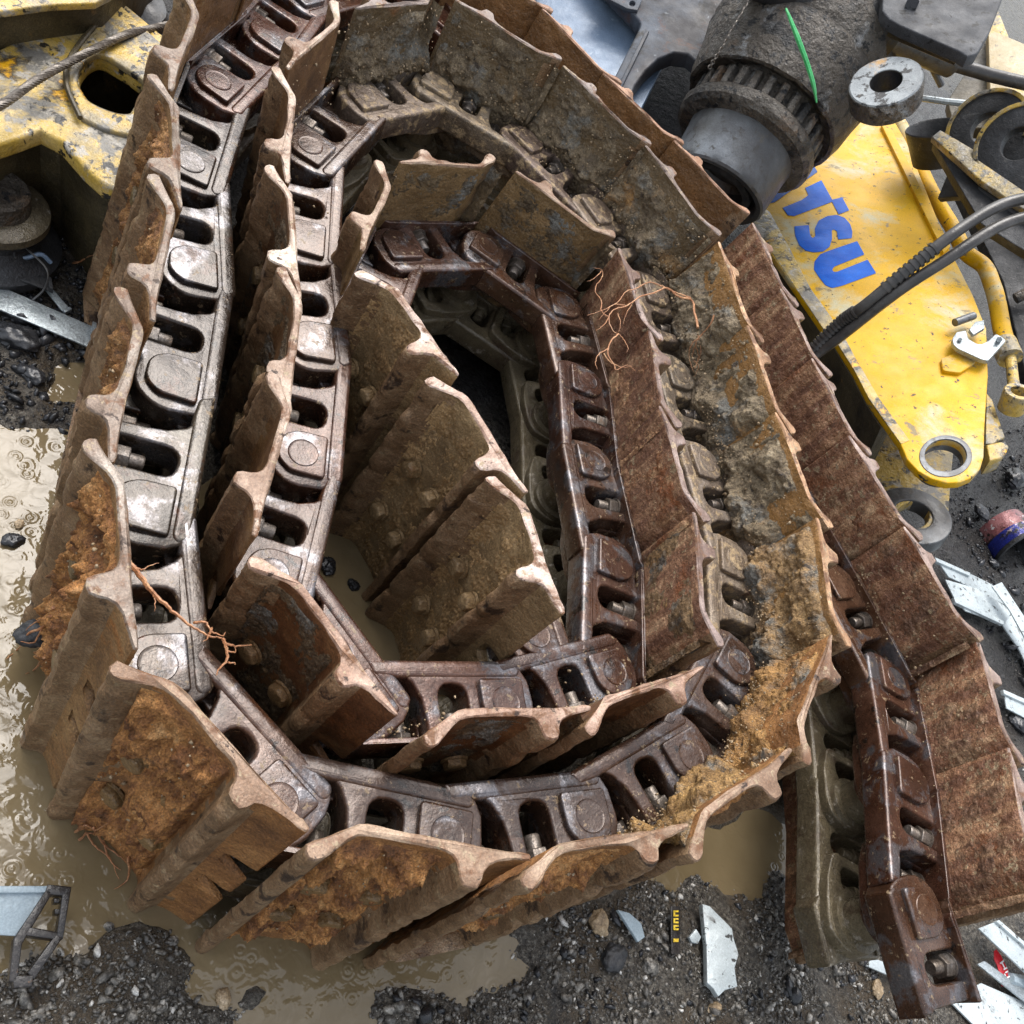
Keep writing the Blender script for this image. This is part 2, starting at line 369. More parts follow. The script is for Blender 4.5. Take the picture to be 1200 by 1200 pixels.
def link_meshes(half=False, seed=3):
    """upper link (z up); returns body, pad, pin end"""
    R = .046
    # low inner end with the first bolt window
    ol = [(-.030, -.036), (-.012, -.046), (.02, -.0485), (.094, -.0485), (.094, .040), (.05, .052), (.0, .053), (-.03, .045), (-.046, .015), (-.044, -.015)]
    ol = roundpoly(ol, .012)
    w1 = roundpoly([(.040, -.0445), (.078, -.0445), (.078, .024), (.040, .024)], [.003, .003, .018, .018])
    a = curve_mesh([ol, w1], .028, .060, .003)
    # raised body with the second bolt window
    st = [(.068, .0545), (.074, .03), (.078, -.0485)] if half else [(.012, .0545), (.030, .050), (.050, .042), (.066, .028), (.0755, .008), (.079, -.015), (.080, -.0485)]
    nose = [(P-.036, -.0485), (P-.030, -.046)]
    for k in range(9):
        t = radians(-112+k*14); nose.append((P+.0005+R*cos(t), R*sin(t)))
    ol = st+nose+[(P+.044, .030), (P+.036, .046), (P+.026, .0545)]
    w2 = roundpoly([(.100, -.0445), (.140, -.0445), (.140, .026), (.100, .026)], [.003, .003, .019, .019])
    b = curve_mesh([ol, w2], .044, .089, .0042, 3)
    # rail head and shoe flange
    rail = roundpoly([(.016, .036), (.05, .0335), (P+.028, .034), (P+.036, .042), (P+.028, .0565), (.008, .0565)], .006)
    c = curve_mesh([rail], .045, .0902, .0055, 3)
    fl = curve_mesh([roundpoly([(-.012, -.0495), (P+.012, -.0495), (P+.0, -.0435), (.0, -.0435)], .002)], .040, .101, .0015)
    ribs = curve_mesh([roundpoly([(.030, -.0465), (.036, -.0465), (.036, -.02), (.030, -.02)], .001)], .03, .058, .001)
    if half:
        fl = curve_mesh([roundpoly([(.074, -.0495), (P+.012, -.0495), (P+.0, -.0435), (.074, -.0435)], .002)], .040, .101, .0015)
        rail = roundpoly([(.070, .036), (P+.028, .034), (P+.036, .042), (P+.028, .0565), (.070, .0565)], .004); c = curve_mesh([rail], .045, .0902, .0055, 3)
    bo1 = lathe_mesh([(.046, .0), (.046, .043), (.032, .043), (.030, .036), (.030, 0)], 32); bo1.transform(Matrix.Translation((P, 0, 0)))
    bo0 = lathe_mesh([(.030, .0), (.030, .045), (.020, .043), (.018, .036), (.018, 0)], 32)
    if half == 'stub':
        ol = [(.136, .0545), (.140, .0), (.134, -.0485)]+nose+[(P+.044, .030), (P+.036, .046), (P+.026, .0545)]; b = curve_mesh([ol], .044, .089, .0042, 3)
        c = curve_mesh([roundpoly([(.138, .036), (P+.028, .034), (P+.036, .042), (P+.028, .0565), (.138, .0565)], .004)], .045, .0902, .0055, 3)
        fl = curve_mesh([[(.140, -.0495), (P+.012, -.0495), (P+.0, -.0435), (.140, -.0435)]], .040, .101, .0015)
    body = join([b, c, fl, bo1] if half else [a, b, c, fl, ribs, bo0, bo1])
    roughen(body, .0009, 55, seed); roughen(body, .0011, 14, seed+4)
    flat_smooth(body, 38)
    pad = curve_mesh([roundpoly([(P-.034, .031), (P-.034, -.014), (P-.018, -.033), (P+.012, -.034), (P+.029, -.018), (P+.031, .031)], [.006, .016, .014, .014, .016, .006])], .086, .0965, .0028, 3)
    roughen(pad, .0005, 90, 5); flat_smooth(pad, 38)
    pin = lathe_mesh([(.09, .0205), (.0968, .0205), (.0976, .0195), (.0972, .0180), (.0972, .0165), (.0974, 0)], 28)
    pin.transform(Matrix.Translation((P, -.001, 0))); flat_smooth(pin, 38)
    return body, pad, pin
LB, LP, LPIN = link_meshes(); LBH = link_meshes(True)[0]; LB2 = link_meshes(False, 11)[0]; LB3 = link_meshes(False, 23)[0]; LBS = [LB, LB2, LB3]
def mirrored(me):
    m = me.copy(); m.transform(Matrix.Diagonal((1, 1, -1, 1))); m.flip_normals(); return m
LBm, LPm, LPINm = mirrored(LB), mirrored(LP), mirrored(LPIN); LBHm = mirrored(link_meshes('stub')[0])
for m in (LBH, LBHm, LB2, LB3, LB, LP, LPIN, LBm, LPm, LPINm): m.materials.append(M_LINK)
# nut with its bolt end, axis along +y from the shoe
nb = curve_mesh([roundpoly([(.0165*cos(pi/3*k+.3), .0165*sin(pi/3*k+.3)) for k in range(6)], .001)], 0, .019, .0018)
sh = lathe_mesh([(0, .0098), (.034, .0098), (.036, .0085), (.036, 0)], 20); ws = lathe_mesh([(-.002, .0), (-.002, .018), (.003, .018), (.003, 0)], 24)
NUT = join([nb, sh, ws]); NUT.transform(Matrix.Rotation(-pi/2, 4, 'X')); flat_smooth(NUT, 35); NUT.materials.append(M_BOLT)
hb = curve_mesh([roundpoly([(.0155*cos(pi/3*k), .0155*sin(pi/3*k)) for k in range(6)], .002)], 0, .012, .003)
BOLT = join([hb, lathe_mesh([(.0, .0175), (.003, .0172), (.0035, .0)], 20)]); roughen(BOLT, .0008, 90, 2)
BOLT.transform(Matrix.Rotation(pi/2, 4, 'X')); flat_smooth(BOLT, 40); BOLT.materials.append(M_OLIVE)
BUSH = lathe_mesh([(-.046, .0), (-.046, .030), (-.043, .0335), (.043, .0335), (.046, .030), (.046, 0)], 32); flat_smooth(BUSH); BUSH.materials.append(M_BUSH)
STUD = lathe_mesh([(.02, .026), (.055, .026), (.058, .023), (.058, 0)], 28)

def unit_matrix(i):
    a = Vector(PINS[i]); b = Vector(PINS[i+1]); u = (b-a).normalized()
    z = (Vector((0, 0, 1))-u*u.z).normalized(); y = z.cross(u); t = TILT[i]
    z2 = z*cos(t)+y*sin(t); y2 = z2.cross(u)
    m = Matrix((u, y2, z2)).transposed().to_4x4(); m.translation = (a+b)/2-u*P/2
    return m
TRACK_O = Vector((-.15, .9, 0))
track = thing('crawler_track', 'long rusty brown excavator crawler track coiled on its side in the mud', 'crawler track', TRACK_O)
def inst(name, me, parent, mat, colr=None, override=None):
    o = bpy.data.objects.new(name, me); COL.objects.link(o); o.parent = parent; o.matrix_local = mat
    if colr: o.color = (*colr, 1)
    if override:
        for si, m in override.items():
            o.material_slots[si].link = 'OBJECT'; o.material_slots[si].material = m
    return o
I4 = Matrix.Identity(4)
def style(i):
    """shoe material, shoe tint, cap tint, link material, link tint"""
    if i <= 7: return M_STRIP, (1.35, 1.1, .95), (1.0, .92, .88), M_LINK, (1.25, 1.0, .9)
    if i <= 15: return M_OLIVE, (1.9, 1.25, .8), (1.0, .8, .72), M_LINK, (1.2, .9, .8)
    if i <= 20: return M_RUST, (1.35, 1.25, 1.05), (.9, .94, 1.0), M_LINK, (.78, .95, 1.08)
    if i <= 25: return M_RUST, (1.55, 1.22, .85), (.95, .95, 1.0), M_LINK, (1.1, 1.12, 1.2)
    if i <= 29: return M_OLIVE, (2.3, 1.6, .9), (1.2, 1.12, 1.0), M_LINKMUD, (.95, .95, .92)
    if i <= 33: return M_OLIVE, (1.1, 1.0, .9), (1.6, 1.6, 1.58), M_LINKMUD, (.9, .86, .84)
    if i <= 38: return M_DARK, (2.1, 1.85, 1.5), (.72, .70, .71), M_LINK, (1.0, .95, .95)  # inner turn: shoe tint raised in place of light that doesn't reach in
    if i <= 41: return M_DARK, (2.0, 1.55, 1.2), (.85, .80, .81), M_LINK, (1.2, 1.0, .95)  # shoe tint also lifted to offset shade between the turns
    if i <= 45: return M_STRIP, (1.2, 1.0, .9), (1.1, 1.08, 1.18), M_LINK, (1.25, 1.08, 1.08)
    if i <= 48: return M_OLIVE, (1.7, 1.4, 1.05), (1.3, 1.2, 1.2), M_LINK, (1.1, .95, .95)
    return M_OLIVE, (2.7, 2.4, 2.1), (.75, .68, .66), M_LINK, (1.0, .9, .8)  # innermost fan: bright shoe tint stands in for light lacking inside the coil
UM = []
def hexbolt_needed(i): return 16 <= i <= 25 or 35 <= i <= 41 or 48 <= i <= 51
for i in range(N):
    m = Matrix.Translation(-TRACK_O) @ unit_matrix(i); UM.append(m)
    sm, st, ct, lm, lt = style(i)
    if i != 0:
        ms = m if i < 49 else m @ Matrix.Translation((.012, -OF, 0)) @ Matrix.Diagonal((.90, 1.42, 1, 1)) @ Matrix.Translation((0, OF, 0))   # heavier, less worn grousers
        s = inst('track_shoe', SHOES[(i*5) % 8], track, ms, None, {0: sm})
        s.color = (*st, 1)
        if hexbolt_needed(i):
            for bx in (.062, .122):
                for bz in (-.062, .062):
                    inst('bolt_head', BOLT, s, Matrix.Translation((bx, -OF-.0118, bz)) @ Matrix.Rotation(rnd.uniform(0, 1), 4, 'Y'), st)
    jt = rnd.uniform(.78, 1.22); lt = tuple(v*jt*rnd.uniform(.95, 1.05) for v in lt)
    lk = inst('track_link', LBS[i % 3] if i else LBH, track, m, lt, {0: lm})
    inst('pin_boss', LP, lk, I4, lt, {0: lm}); rnd.random() > .3 and inst('track_pin', LPIN, lk, I4, lt, {0: lm})
    for bx in (.058, .120):
        if i == 0 and bx < .1: continue
        inst('nut', NUT, lk, Matrix.Translation((bx, -.0440, .069 if bx > .1 else .046)) @ Matrix.Rotation(rnd.uniform(0, 1), 4, 'Y'))
    lo = inst('track_link', LBm if i else LBHm, track, m, (.6, .6, .55), {0: M_BUSH})
    inst('pin_boss', LPm, lo, I4, None, {0: M_BUSH})
    if i < 6 or i > 40:
        for bx in (.058, .120):
            if i == 0: continue
            inst('nut', NUT, lo, Matrix.Translation((bx, -.0440, -.060)), None, {0: M_BUSH})
    if i: inst('bushing', BUSH, track, m)

# ------------------------------------------------------------------ soil caked on the track
def crust(i, side, amp, th, seed, mat, ridge=0, x0=None, x1=None, z0=-.215, z1=.214, scale=20, tint=(1, 1, 1)):
    nx, nz_ = 84, 160
    if side == 'in': x0 = .0 if x0 is None else x0; x1 = TAIL-.004 if x1 is None else x1
    else: x0 = .0345 if x0 is None else x0; x1 = .1425 if x1 is None else x1
    off = Vector((seed*5.3, seed*9.1, seed*2.7)); bm = bmesh.new(); g = []
    def prof_o(x):
        L = PROFILE_OUT
        for (xa, oa), (xb, ob) in zip(L, L[1:]):
            if xa <= x <= xb: return oa+(ob-oa)*(x-xa)/max(xb-xa, 1e-6)
        return .009
    def prof_i(x):
        L = PROFILE_IN[::-1]
        for (xa, oa), (xb, ob) in zip(L, L[1:]):
            if xa <= x <= xb: return oa+(ob-oa)*(x-xa)/max(xb-xa, 1e-6)
        return 0
    if side == 'out': z0 = -.20
    for a in range(nx+1):
        row = []
        for c in range(nz_+1):
            x = x0+(x1-x0)*a/nx; z = z0+(z1-z0)*c/nz_
            q = Vector((x, 0, z))
            f1 = fbm(q*scale+off, 5); t = amp*(.5+f1*1.1-th)+amp*.42*abs(fbm(q*75+off, 4))+.0022*fbm(q*210+off, 3)
            if side == 'in':
                if ridge: t += ridge*math.exp(-((z-.108)/.028)**2)*(.8+.6*fbm(q*40+off, 3))
                edge = min((z1-z)/.02, (z-z0)/.02, (x-x0)/.012, (x1-x)/.012)
            else:
                mid = 1-((x-.088)/.06)**2
                t += amp*.35*(1-mid)                      # packs thicker against the bars
                edge = min((z1-z)/.03, (z-z0)/.03, (x-x0)/.010, (x1-x)/.010)
            t = min(t, amp*1.7+ridge)
            t = t*max(0, min(1, edge)) - (.0025 if edge < .3 else .0005) if t > 0 else max(t, -.0035)
            t = max(t, -.0035)
            y = (-OF-prof_i(x)+t) if side == 'in' else (-OF-prof_o(x)-t)
            row.append(bm.verts.new((x, y, z)))
        g.append(row)
    for a in range(nx):
        for c in range(nz_):
            f = (g[a][c], g[a+1][c], g[a+1][c+1], g[a][c+1])
            bm.faces.new(f if side == 'in' else f[::-1])
    me = bpy.data.meshes.new('crust'); bm.to_mesh(me); bm.free(); me.polygons.foreach_set('use_smooth', [True]*len(me.polygons))
    me.materials.append(mat)
    return inst('dried_mud', me, shoe_of[i], I4, tint)
shoe_of = {}
k = 1
for o in track.children:
    if o.name.startswith('track_shoe'): shoe_of[k] = o; k += 1
for i in range(24, 30): crust(i, 'in', .020, .36, i, M_MUD, .022, scale=15, tint={24: (1.4, 1.08, .62), 25: (1.55, 1.1, .58), 26: (1.3, 1.05, .72)}.get(i, (.95, .95, .93)))
for i in (30, 31, 32, 33): crust(i, 'in', .012, .55, i, M_MUD, .026, scale=15, tint=(.72, .70, .66))
for i in (3, 2, 1, 4): crust(i, 'in', .004, .62, i, M_STRIP, .0, scale=30, tint=(1.1, 1.0, .9))
for i in (41, 42, 43, 44): crust(i, 'in', .005, .58, i, M_MUD if i < 43 else M_STRIP, .0, scale=14, tint=(.85, .68, .5) if i < 43 else (1.5, 1.3, 1.1))
for i, a in ((17, .016), (18, .013), (19, .018), (20, .024), (21, .024), (22, .024), (23, .018), (24, .016), (25, .012)):
    crust(i, 'out', a, .30 if i in (20, 21, 22) else .42, i, M_MUDRUST, tint=(1.25, .98, .78) if i > 19 else (1.05, .88, .76))
for i in (36, 37, 39, 40): crust(i, 'out', .005, .62, i, M_MUD, tint=(.55, .48, .4))
for i in (49, 50, 51): crust(i, 'out', .0022, .52, i, M_OLIVE, scale=34, tint=(3.2, 2.7, 2.2))  # film tint brightened like the fan shoes beneath, against the dim interior
for i in (47, 46, 48): crust(i, 'in', .003, .64, i, M_MUD, tint=(.6, .54, .44))

ro = random.Random(3); BC, BR, BS = [], [], []
for i, cnt in [(k, 420) for k in range(24, 34)]+[(2, 60), (3, 60), (41, 150), (40, 110), (39, 60), (34, 90), (35, 50), (20, 90), (21, 110), (22, 90), (23, 60), (19, 70), (18, 60), (17, 50)]:
    m = UM[i]
    for _ in range(cnt):
        where = ro.random(); x = ro.uniform(0, P+.02)
        if i in (20, 21, 22, 23, 19, 18, 17): p = Vector((ro.uniform(.03, .145), -OF-.012-ro.random()*.012, ro.uniform(-.15, .205)))
        elif where < .62: p = Vector((x, -OF+.008+abs(ro.gauss(0, .008)), .100+abs(ro.gauss(0, .016))))
        elif where < .72: p = Vector((x, ro.uniform(-.045, .045), .094 if x > .085 else .061))
        else: p = Vector((x, -OF+.004, ro.uniform(.1, .215)))
        BC.append(tuple(m @ p)); BR.append(.0006+abs(ro.gauss(0, .0011))); BS.append((1, ro.uniform(.6, 1), ro.uniform(.5, 1)))
tag(obj('soil_crumbs', blobs_mesh(BC, BR, BS, 4), track, M_CRUMB, smooth=0), kind='stuff')

# ------------------------------------------------------------------ ground and water
M_GROUND = pm('wet_scrapyard_mud', [(.30, (.012, .010, .008)), (.44, (.055, .046, .036)), (.54, (.115, .100, .080)), (.66, (.23, .21, .175)), (.80, (.45, .42, .37))], 140,
              [((.085, .062, .038), .50, .10, 7), ((.42, .39, .34), .70, .03, 170), ((.022, .022, .024), .60, .1, 5)], (.10, .5), 0, 1.0, 260, .004, 1.0, 110, detail=9)
def _oily():
    nt_ = M_GROUND.node_tree; bs = nt_.nodes['Principled BSDF']; old = bs.inputs['Base Color'].links[0].from_socket
    tc = nt_.nodes.new('ShaderNodeTexCoord'); sx = nt_.nodes.new('ShaderNodeSeparateXYZ'); nt_.links.new(tc.outputs['Object'], sx.inputs[0])
    # engine oil has blackened the soil under the scrapped machines (beyond the coil and left of it)
    a = nt_.nodes.new('ShaderNodeMath'); a.operation = 'MULTIPLY_ADD'; nt_.links.new(sx.outputs['X'], a.inputs[0]); a.inputs[1].default_value = -.3; nt_.links.new(sx.outputs['Y'], a.inputs[2])
    ns_ = nt_.nodes.new('ShaderNodeTexNoise'); ns_.inputs['Scale'].default_value = 6; nt_.links.new(tc.outputs['Object'], ns_.inputs['Vector'])
    c = nt_.nodes.new('ShaderNodeMath'); c.operation = 'MULTIPLY_ADD'; nt_.links.new(ns_.outputs['Fac'], c.inputs[0]); c.inputs[1].default_value = .7; nt_.links.new(a.outputs[0], c.inputs[2])
    r = nt_.nodes.new('ShaderNodeMapRange'); nt_.links.new(c.outputs[0], r.inputs['Value']); r.inputs['From Min'].default_value = 1.55; r.inputs['From Max'].default_value = 1.85; r.inputs['To Max'].default_value = .82
    m_ = nt_.nodes.new('ShaderNodeMix'); m_.data_type = 'RGBA'; nt_.links.new(r.outputs[0], m_.inputs[0]); nt_.links.new(old, m_.inputs[6]); m_.inputs[7].default_value = (.012, .012, .014, 1)
    nt_.links.new(m_.outputs[2], bs.inputs['Base Color'])
_oily()
def inside(p, poly):
    c = False; n = len(poly)
    for i in range(n):
        a = poly[i]; b = poly[i-1]
        if (a[1] > p[1]) != (b[1] > p[1]) and p[0] < (b[0]-a[0])*(p[1]-a[1])/(b[1]-a[1])+a[0]: c = not c
    return c
def pdist(p, poly):
    d = 9; n = len(poly)
    for i in range(n):
        a = Vector(poly[i-1]); b = Vector(poly[i]); ab = b-a; t = max(0, min(1, (Vector(p)-a).dot(ab)/max(ab.length_squared, 1e-9)))
        d = min(d, (Vector(p)-a-ab*t).length)
    return -d if inside(p, poly) else d
def gpoly(pts): return [tuple(atz(x, y, 0)[:2]) for x, y in pts]
WATER_Z = .004
PUDDLES = [gpoly([(-120, 500), (60, 505), (110, 520), (160, 700), (330, 1080), (560, 1090), (600, 1140), (560, 1190), (470, 1150), (330, 1180), (230, 1120), (150, 1090), (90, 1120), (30, 1110), (-60, 1250), (-300, 1200)]),
           gpoly([(45, 425), (105, 430), (110, 470), (70, 465)]),
           gpoly([(230, 590), (520, 560), (640, 640), (690, 760), (560, 850), (380, 800)]),
           gpoly([(740, 1010), (900, 960), (960, 1010), (870, 1040)]),
           gpoly([(300, 1150), (420, 1165), (560, 1260), (300, 1260)])]
def pdist_np(X, Y, poly):
    d = np.full(X.shape, 9.); ins = np.zeros(X.shape, bool); n = len(poly)
    for i in range(n):
        ax, ay = poly[i-1]; bx, by = poly[i]; dx, dy = bx-ax, by-ay
        t = np.clip(((X-ax)*dx+(Y-ay)*dy)/max(dx*dx+dy*dy, 1e-9), 0, 1)
        d = np.minimum(d, np.hypot(X-ax-dx*t, Y-ay-dy*t))
        ins ^= ((ay > Y) != (by > Y)) & (X < (bx-ax)*(Y-ay)/(by-ay if by != ay else 1e-9)+ax)
    return np.where(ins, -d, d)
def nz(X, Y, s, o, z=0):
    f = noise.fractal; return np.array([f(Vector((a*s, b*s, z)), 1., 2.1, o) for a, b in zip(X.ravel(), Y.ravel())]).reshape(X.shape)
def gheight_np(X, Y):
    h = .012+.010*nz(X, Y, 6, 4)+.005*nz(X, Y, 30, 5)
    d = np.minimum.reduce([pdist_np(X, Y, pl) for pl in PUDDLES])+.04*nz(X, Y, 11, 3, 5)
    s = np.clip((d+.05)/.09, 0, 1); s = s*s*(3-2*s)
    h = -.024+(h+.024)*s
    n3 = nz(X, Y, 4, 4, 9)
    h += np.minimum(np.maximum(0, Y-1.9-.35*X)*.08, .07)*(1+.7*n3)
    h += np.minimum(np.maximum(0, -X-.72-.1*Y)*.20, .10)*(1+.8*n3)*np.clip((Y-.35)/.2, 0, 1)
    return h
def axis_steps(lo, hi, fine, c0, c1):
    v = [c0]
    while v[-1] < c1: v.append(v[-1]+fine)
    st = fine
    while v[-1] < hi: st *= 1.22; v.append(v[-1]+st)
    st = fine; w_ = [c0]
    while w_[-1] > lo: st *= 1.22; w_.append(w_[-1]-st)
    return np.array(w_[:0:-1]+v)
xs = axis_steps(-150, 150, .0105, -1.25, 1.35); ys = axis_steps(-150, 200, .0105, -.15, 2.3)
GX, GY = np.meshgrid(xs, ys); GZ = gheight_np(GX, GY)
far = (GX < -2.5) | (GX > 2.8) | (GY < -1) | (GY > 5); GZ = np.where(far, .012+.16*(GY > 3), GZ)
def gheight(x, y):
    j = min(max(int(np.searchsorted(xs, x))-1, 0), len(xs)-2); i = min(max(int(np.searchsorted(ys, y))-1, 0), len(ys)-2)
    a = (x-xs[j])/(xs[j+1]-xs[j]); b = (y-ys[i])/(ys[i+1]-ys[i])
    return float((GZ[i, j]*(1-a)+GZ[i, j+1]*a)*(1-b)+(GZ[i+1, j]*(1-a)+GZ[i+1, j+1]*a)*b)
me = quick_mesh(np.stack([GX, GY, GZ], -1).reshape(-1, 3), grid_faces(len(ys), len(xs)))
g = obj('ground', me, None, M_GROUND, smooth=0); g.data.polygons.foreach_set('use_smooth', [True]*len(g.data.polygons)); tag(g, kind='structure')

def water_mat():
    b = NB('muddy_puddle_water'); co = b.coords(rand=False)
    col = b.ramp(b.noise(co, 4, 4), [(.3, (.135, .100, .052)), (.7, (.215, .165, .095))])
    b.l(col, b.p.inputs['Base Color']); b.p.inputs['Roughness'].default_value = .06; b.p.inputs['IOR'].default_value = 1.33
    b.p.inputs['Specular IOR Level'].default_value = .75
    # rain rings: concentric waves round scattered drop points
    prev = None
    for sc, ph in ((17, 0), (25, 3.3)):
        mp = b.n('ShaderNodeMapping'); mp.inputs['Location'].default_value = (ph, ph*.7, 0); b.l(co, mp.inputs[0])
        v = b.n('ShaderNodeTexVoronoi'); v.voronoi_dimensions = '2D'; v.inputs['Scale'].default_value = sc; v.inputs['Randomness'].default_value = 1; b.l(mp.outputs[0], v.inputs['Vector'])
        mu = b.n('ShaderNodeMath', operation='MULTIPLY'); b.l(v.outputs['Distance'], mu.inputs[0]); mu.inputs[1].default_value = 40
        si = b.n('ShaderNodeMath', operation='SINE'); b.l(mu.outputs[0], si.inputs[0])
        fo = b.ramp(v.outputs['Distance'], [(.0, 1.0), (.15, .8), (.36, .0)])
        pr = b.n('ShaderNodeMath', operation='MULTIPLY'); b.l(si.outputs[0], pr.inputs[0]); b.l(fo, pr.inputs[1])
        mk = b.ramp(b.noise(co, sc*.45, 2), [(.46, 0.0), (.6, 1.0)]); pm_ = b.n('ShaderNodeMath', operation='MULTIPLY'); b.l(pr.outputs[0], pm_.inputs[0]); b.l(mk, pm_.inputs[1])
        prev = b.bump(pm_.outputs[0], .32, .0010, prev)
    prev = b.bump(b.noise(co, 55, 2, .5, .5), .28, .005, prev); prev = b.bump(b.noise(co, 13, 2, .5, .2), .45, .018, prev)
    b.l(prev, b.p.inputs['Normal'])
    return b.m
M_WATER = water_mat()
bm = bmesh.new(); s = []
vs = [bm.verts.new(p) for p in ((-1.6, -1, WATER_Z), (1.0, -1, WATER_Z), (1.0, 1.5, WATER_Z), (-1.6, 1.5, WATER_Z))]; bm.faces.new(vs)
tag(obj('puddle_water', bm, None, M_WATER, smooth=0), kind='structure')

# gravel, shards and crumbs on the ground
M_GRAVEL = pm('grey_gravel', [(.3, (.025, .022, .02)), (.5, (.085, .078, .068)), (.62, (.24, .22, .19)), (.75, (.5, .48, .43))], 75, (), (.2, .5), 0, .5, 300, .0008)
M_SHARD = pm('black_shards', [(.3, (.008, .008, .009)), (.6, (.035, .036, .04)), (.8, (.12, .12, .13))], 9, (), (.12, .4), .2, .5, 200, .0008)
def nzv(x, y): return noise.fractal(Vector((x*9, y*9, 4)), 1., 2.1, 3)
def scatter(name, regs, mat, seed, rmin, rmax, sq=.55, wet=True):
    rr = random.Random(seed); BC, BR, BS = [], [], []
    for poly, cnt in regs:
        pl = gpoly(poly); x0 = min(p[0] for p in pl); x1 = max(p[0] for p in pl); y0 = min(p[1] for p in pl); y1 = max(p[1] for p in pl); n = 0; tries = 0
        while n < cnt and tries < cnt*8:
            tries += 1
            x = rr.uniform(x0, x1); y = rr.uniform(y0, y1)
            if not inside((x, y), pl): continue
            h = gheight(x, y)
            if h < WATER_Z-.002 and rr.random() < .93: tries += 0; continue
            r = rmin+(rmax-rmin)*rr.random()**5 if rr.random() > .012 else rmax*rr.uniform(1, 2.2)
            if nzv(x, y) > rr.uniform(-.25, .45): continue
            BC.append((x, y, max(h, -.01)+r*.15)); BR.append(r); BS.append((1, rr.uniform(.5, 1), rr.uniform(.3, sq+.2))); n += 1
    o = obj(name, blobs_mesh(BC, BR, BS, seed), None, mat, smooth=0); return tag(o, kind='stuff')
scatter('gravel', [([(420, 1090), (900, 960), (1100, 1190), (1100, 1260), (380, 1260)], 15000), ([(-40, 1120), (260, 1080), (300, 1240), (-40, 1260)], 3500),
                   ([(1130, 880), (1230, 700), (1230, 1240), (1100, 1200)], 700)], M_GRAVEL, 5, .0008, .0055)
scatter('black_debris', [([(-60, 330), (140, 380), (120, 520), (-60, 540)], 1500), ([(0, 240), (120, 280), (110, 400), (-20, 400)], 500), ([(420, 1090), (900, 960), (1100, 1190), (1100, 1260), (380, 1260)], 700),
                   ([(1060, 560), (1260, 480), (1260, 900), (1150, 740)], 5000), ([(1080, 130), (1240, 200), (1240, 480), (1160, 430)], 5000)], M_SHARD, 9, .0015, .010, .35)

M_PALE = pm('pale_chips', [(.3, (.30, .28, .24)), (.5, (.50, .48, .44)), (.75, (.66, .65, .62))], 90, (), (.3, .6), 0, .4, 300, .0006)
scatter('pale_chips', [([(420, 1090), (900, 960), (1100, 1190), (1100, 1260), (380, 1260)], 620), ([(-40, 1120), (260, 1080), (300, 1240), (-40, 1260)], 130), ([(1130, 880), (1230, 700), (1230, 1240), (1100, 1200)], 60)], M_PALE, 21, .001, .0065, .5)

# ------------------------------------------------------------------ materials of the scrap around the coil
M_YEL = pm('scuffed_yellow_paint', [(.3, (.50, .27, .002)), (.55, (.62, .35, .003)), (.8, (.66, .40, .006))], 5,
           [((.46, .42, .27), .53, .12, 4.5, .0, .5), ((.70, .38, .004), .54, .12, 7), ((.05, .045, .035), .625, .015, 52, .0, .6), ((.22, .17, .09), .615, .05, 15, .1, .5), ((.05, .045, .04), .66, .02, 120, .0, .6)], (.35, .6), 0, .25, 200, .0008, .3, 25, spec=.3, grain=.14)
M_YELDIRTY = pm('worn_greasy_yellow_paint', [(.28, (.10, .082, .058)), (.44, (.30, .24, .13)), (.52, (.48, .32, .06)), (.62, (.56, .40, .13)), (.8, (.46, .41, .32))], 8,
           [((.17, .16, .14), .51, .07, 11, .1, .4), ((.025, .022, .018), .575, .03, 38), ((.36, .33, .28), .56, .05, 24, .0, .4), ((.05, .042, .03), .57, .05, 9), ((.74, .38, .010), .62, .05, 9)], (.18, .45), 0, .6, 170, .0016, .6, 50, grain=.14)
M_SOOT = pm('greasy_brown_plate', [(.3, (.022, .017, .010)), (.5, (.055, .043, .022)), (.75, (.105, .080, .038))], 9,
           [((.15, .09, .03), .62, .1, 24), ((.015, .013, .012), .6, .1, 16)], (.28, .55), .1, .7, 150, .0018)
M_BLACKPLATE = pm('black_greasy_steel', [(.3, (.010, .010, .011)), (.55, (.032, .033, .036)), (.8, (.10, .10, .105))], 12,
           [((.11, .105, .10), .62, .08, 30, .1, .4)], (.38, .65), .05, .8, 180, .0016)
M_FRAME = pm('blue_grey_machine_steel', [(.25, (.025, .022, .022)), (.45, (.050, .048, .052)), (.65, (.085, .100, .125)), (.85, (.15, .18, .22))], 5,
           [((.10, .045, .028), .58, .12, 11, .0, .5), ((.20, .22, .24), .64, .08, 40, .1, .4), ((.02, .018, .017), .56, .08, 7)], (.4, .65), .0, .35, 180, .0009, .4, 25, spec=.25, grain=.14)
M_PANEL = pm('blue_recessed_panel', [(.3, (.10, .14, .20)), (.55, (.15, .21, .30)), (.8, (.24, .31, .40))], 4,
           [((.30, .36, .42), .64, .1, 60, .2, .35)], (.3, .5), .1, .3, 200, .0008, grain=.14)
M_HUB = pm('greasy_grey_casting', [(.25, (.030, .023, .017)), (.5, (.095, .080, .064)), (.8, (.22, .205, .185))], 8,
           [((.17, .095, .045), .56, .12, 5), ((.30, .31, .32), .58, .1, 12, .3, .35), ((.016, .016, .017), .55, .04, 42, .1, .3), ((.02, .02, .02), .54, .1, 6, .1, .4)], (.25, .5), .12, 1.0, 130, .004, .9, 60)
M_STEEL = pm('machined_grey_steel', [(.25, (.045, .042, .040)), (.5, (.095, .097, .100)), (.8, (.26, .285, .31))], 6,
           [((.05, .045, .04), .56, .08, 40, .1, .4), ((.10, .075, .04), .58, .12, 9, .0, .5)], (.28, .5), .3, .5, 180, .001, grain=.14)
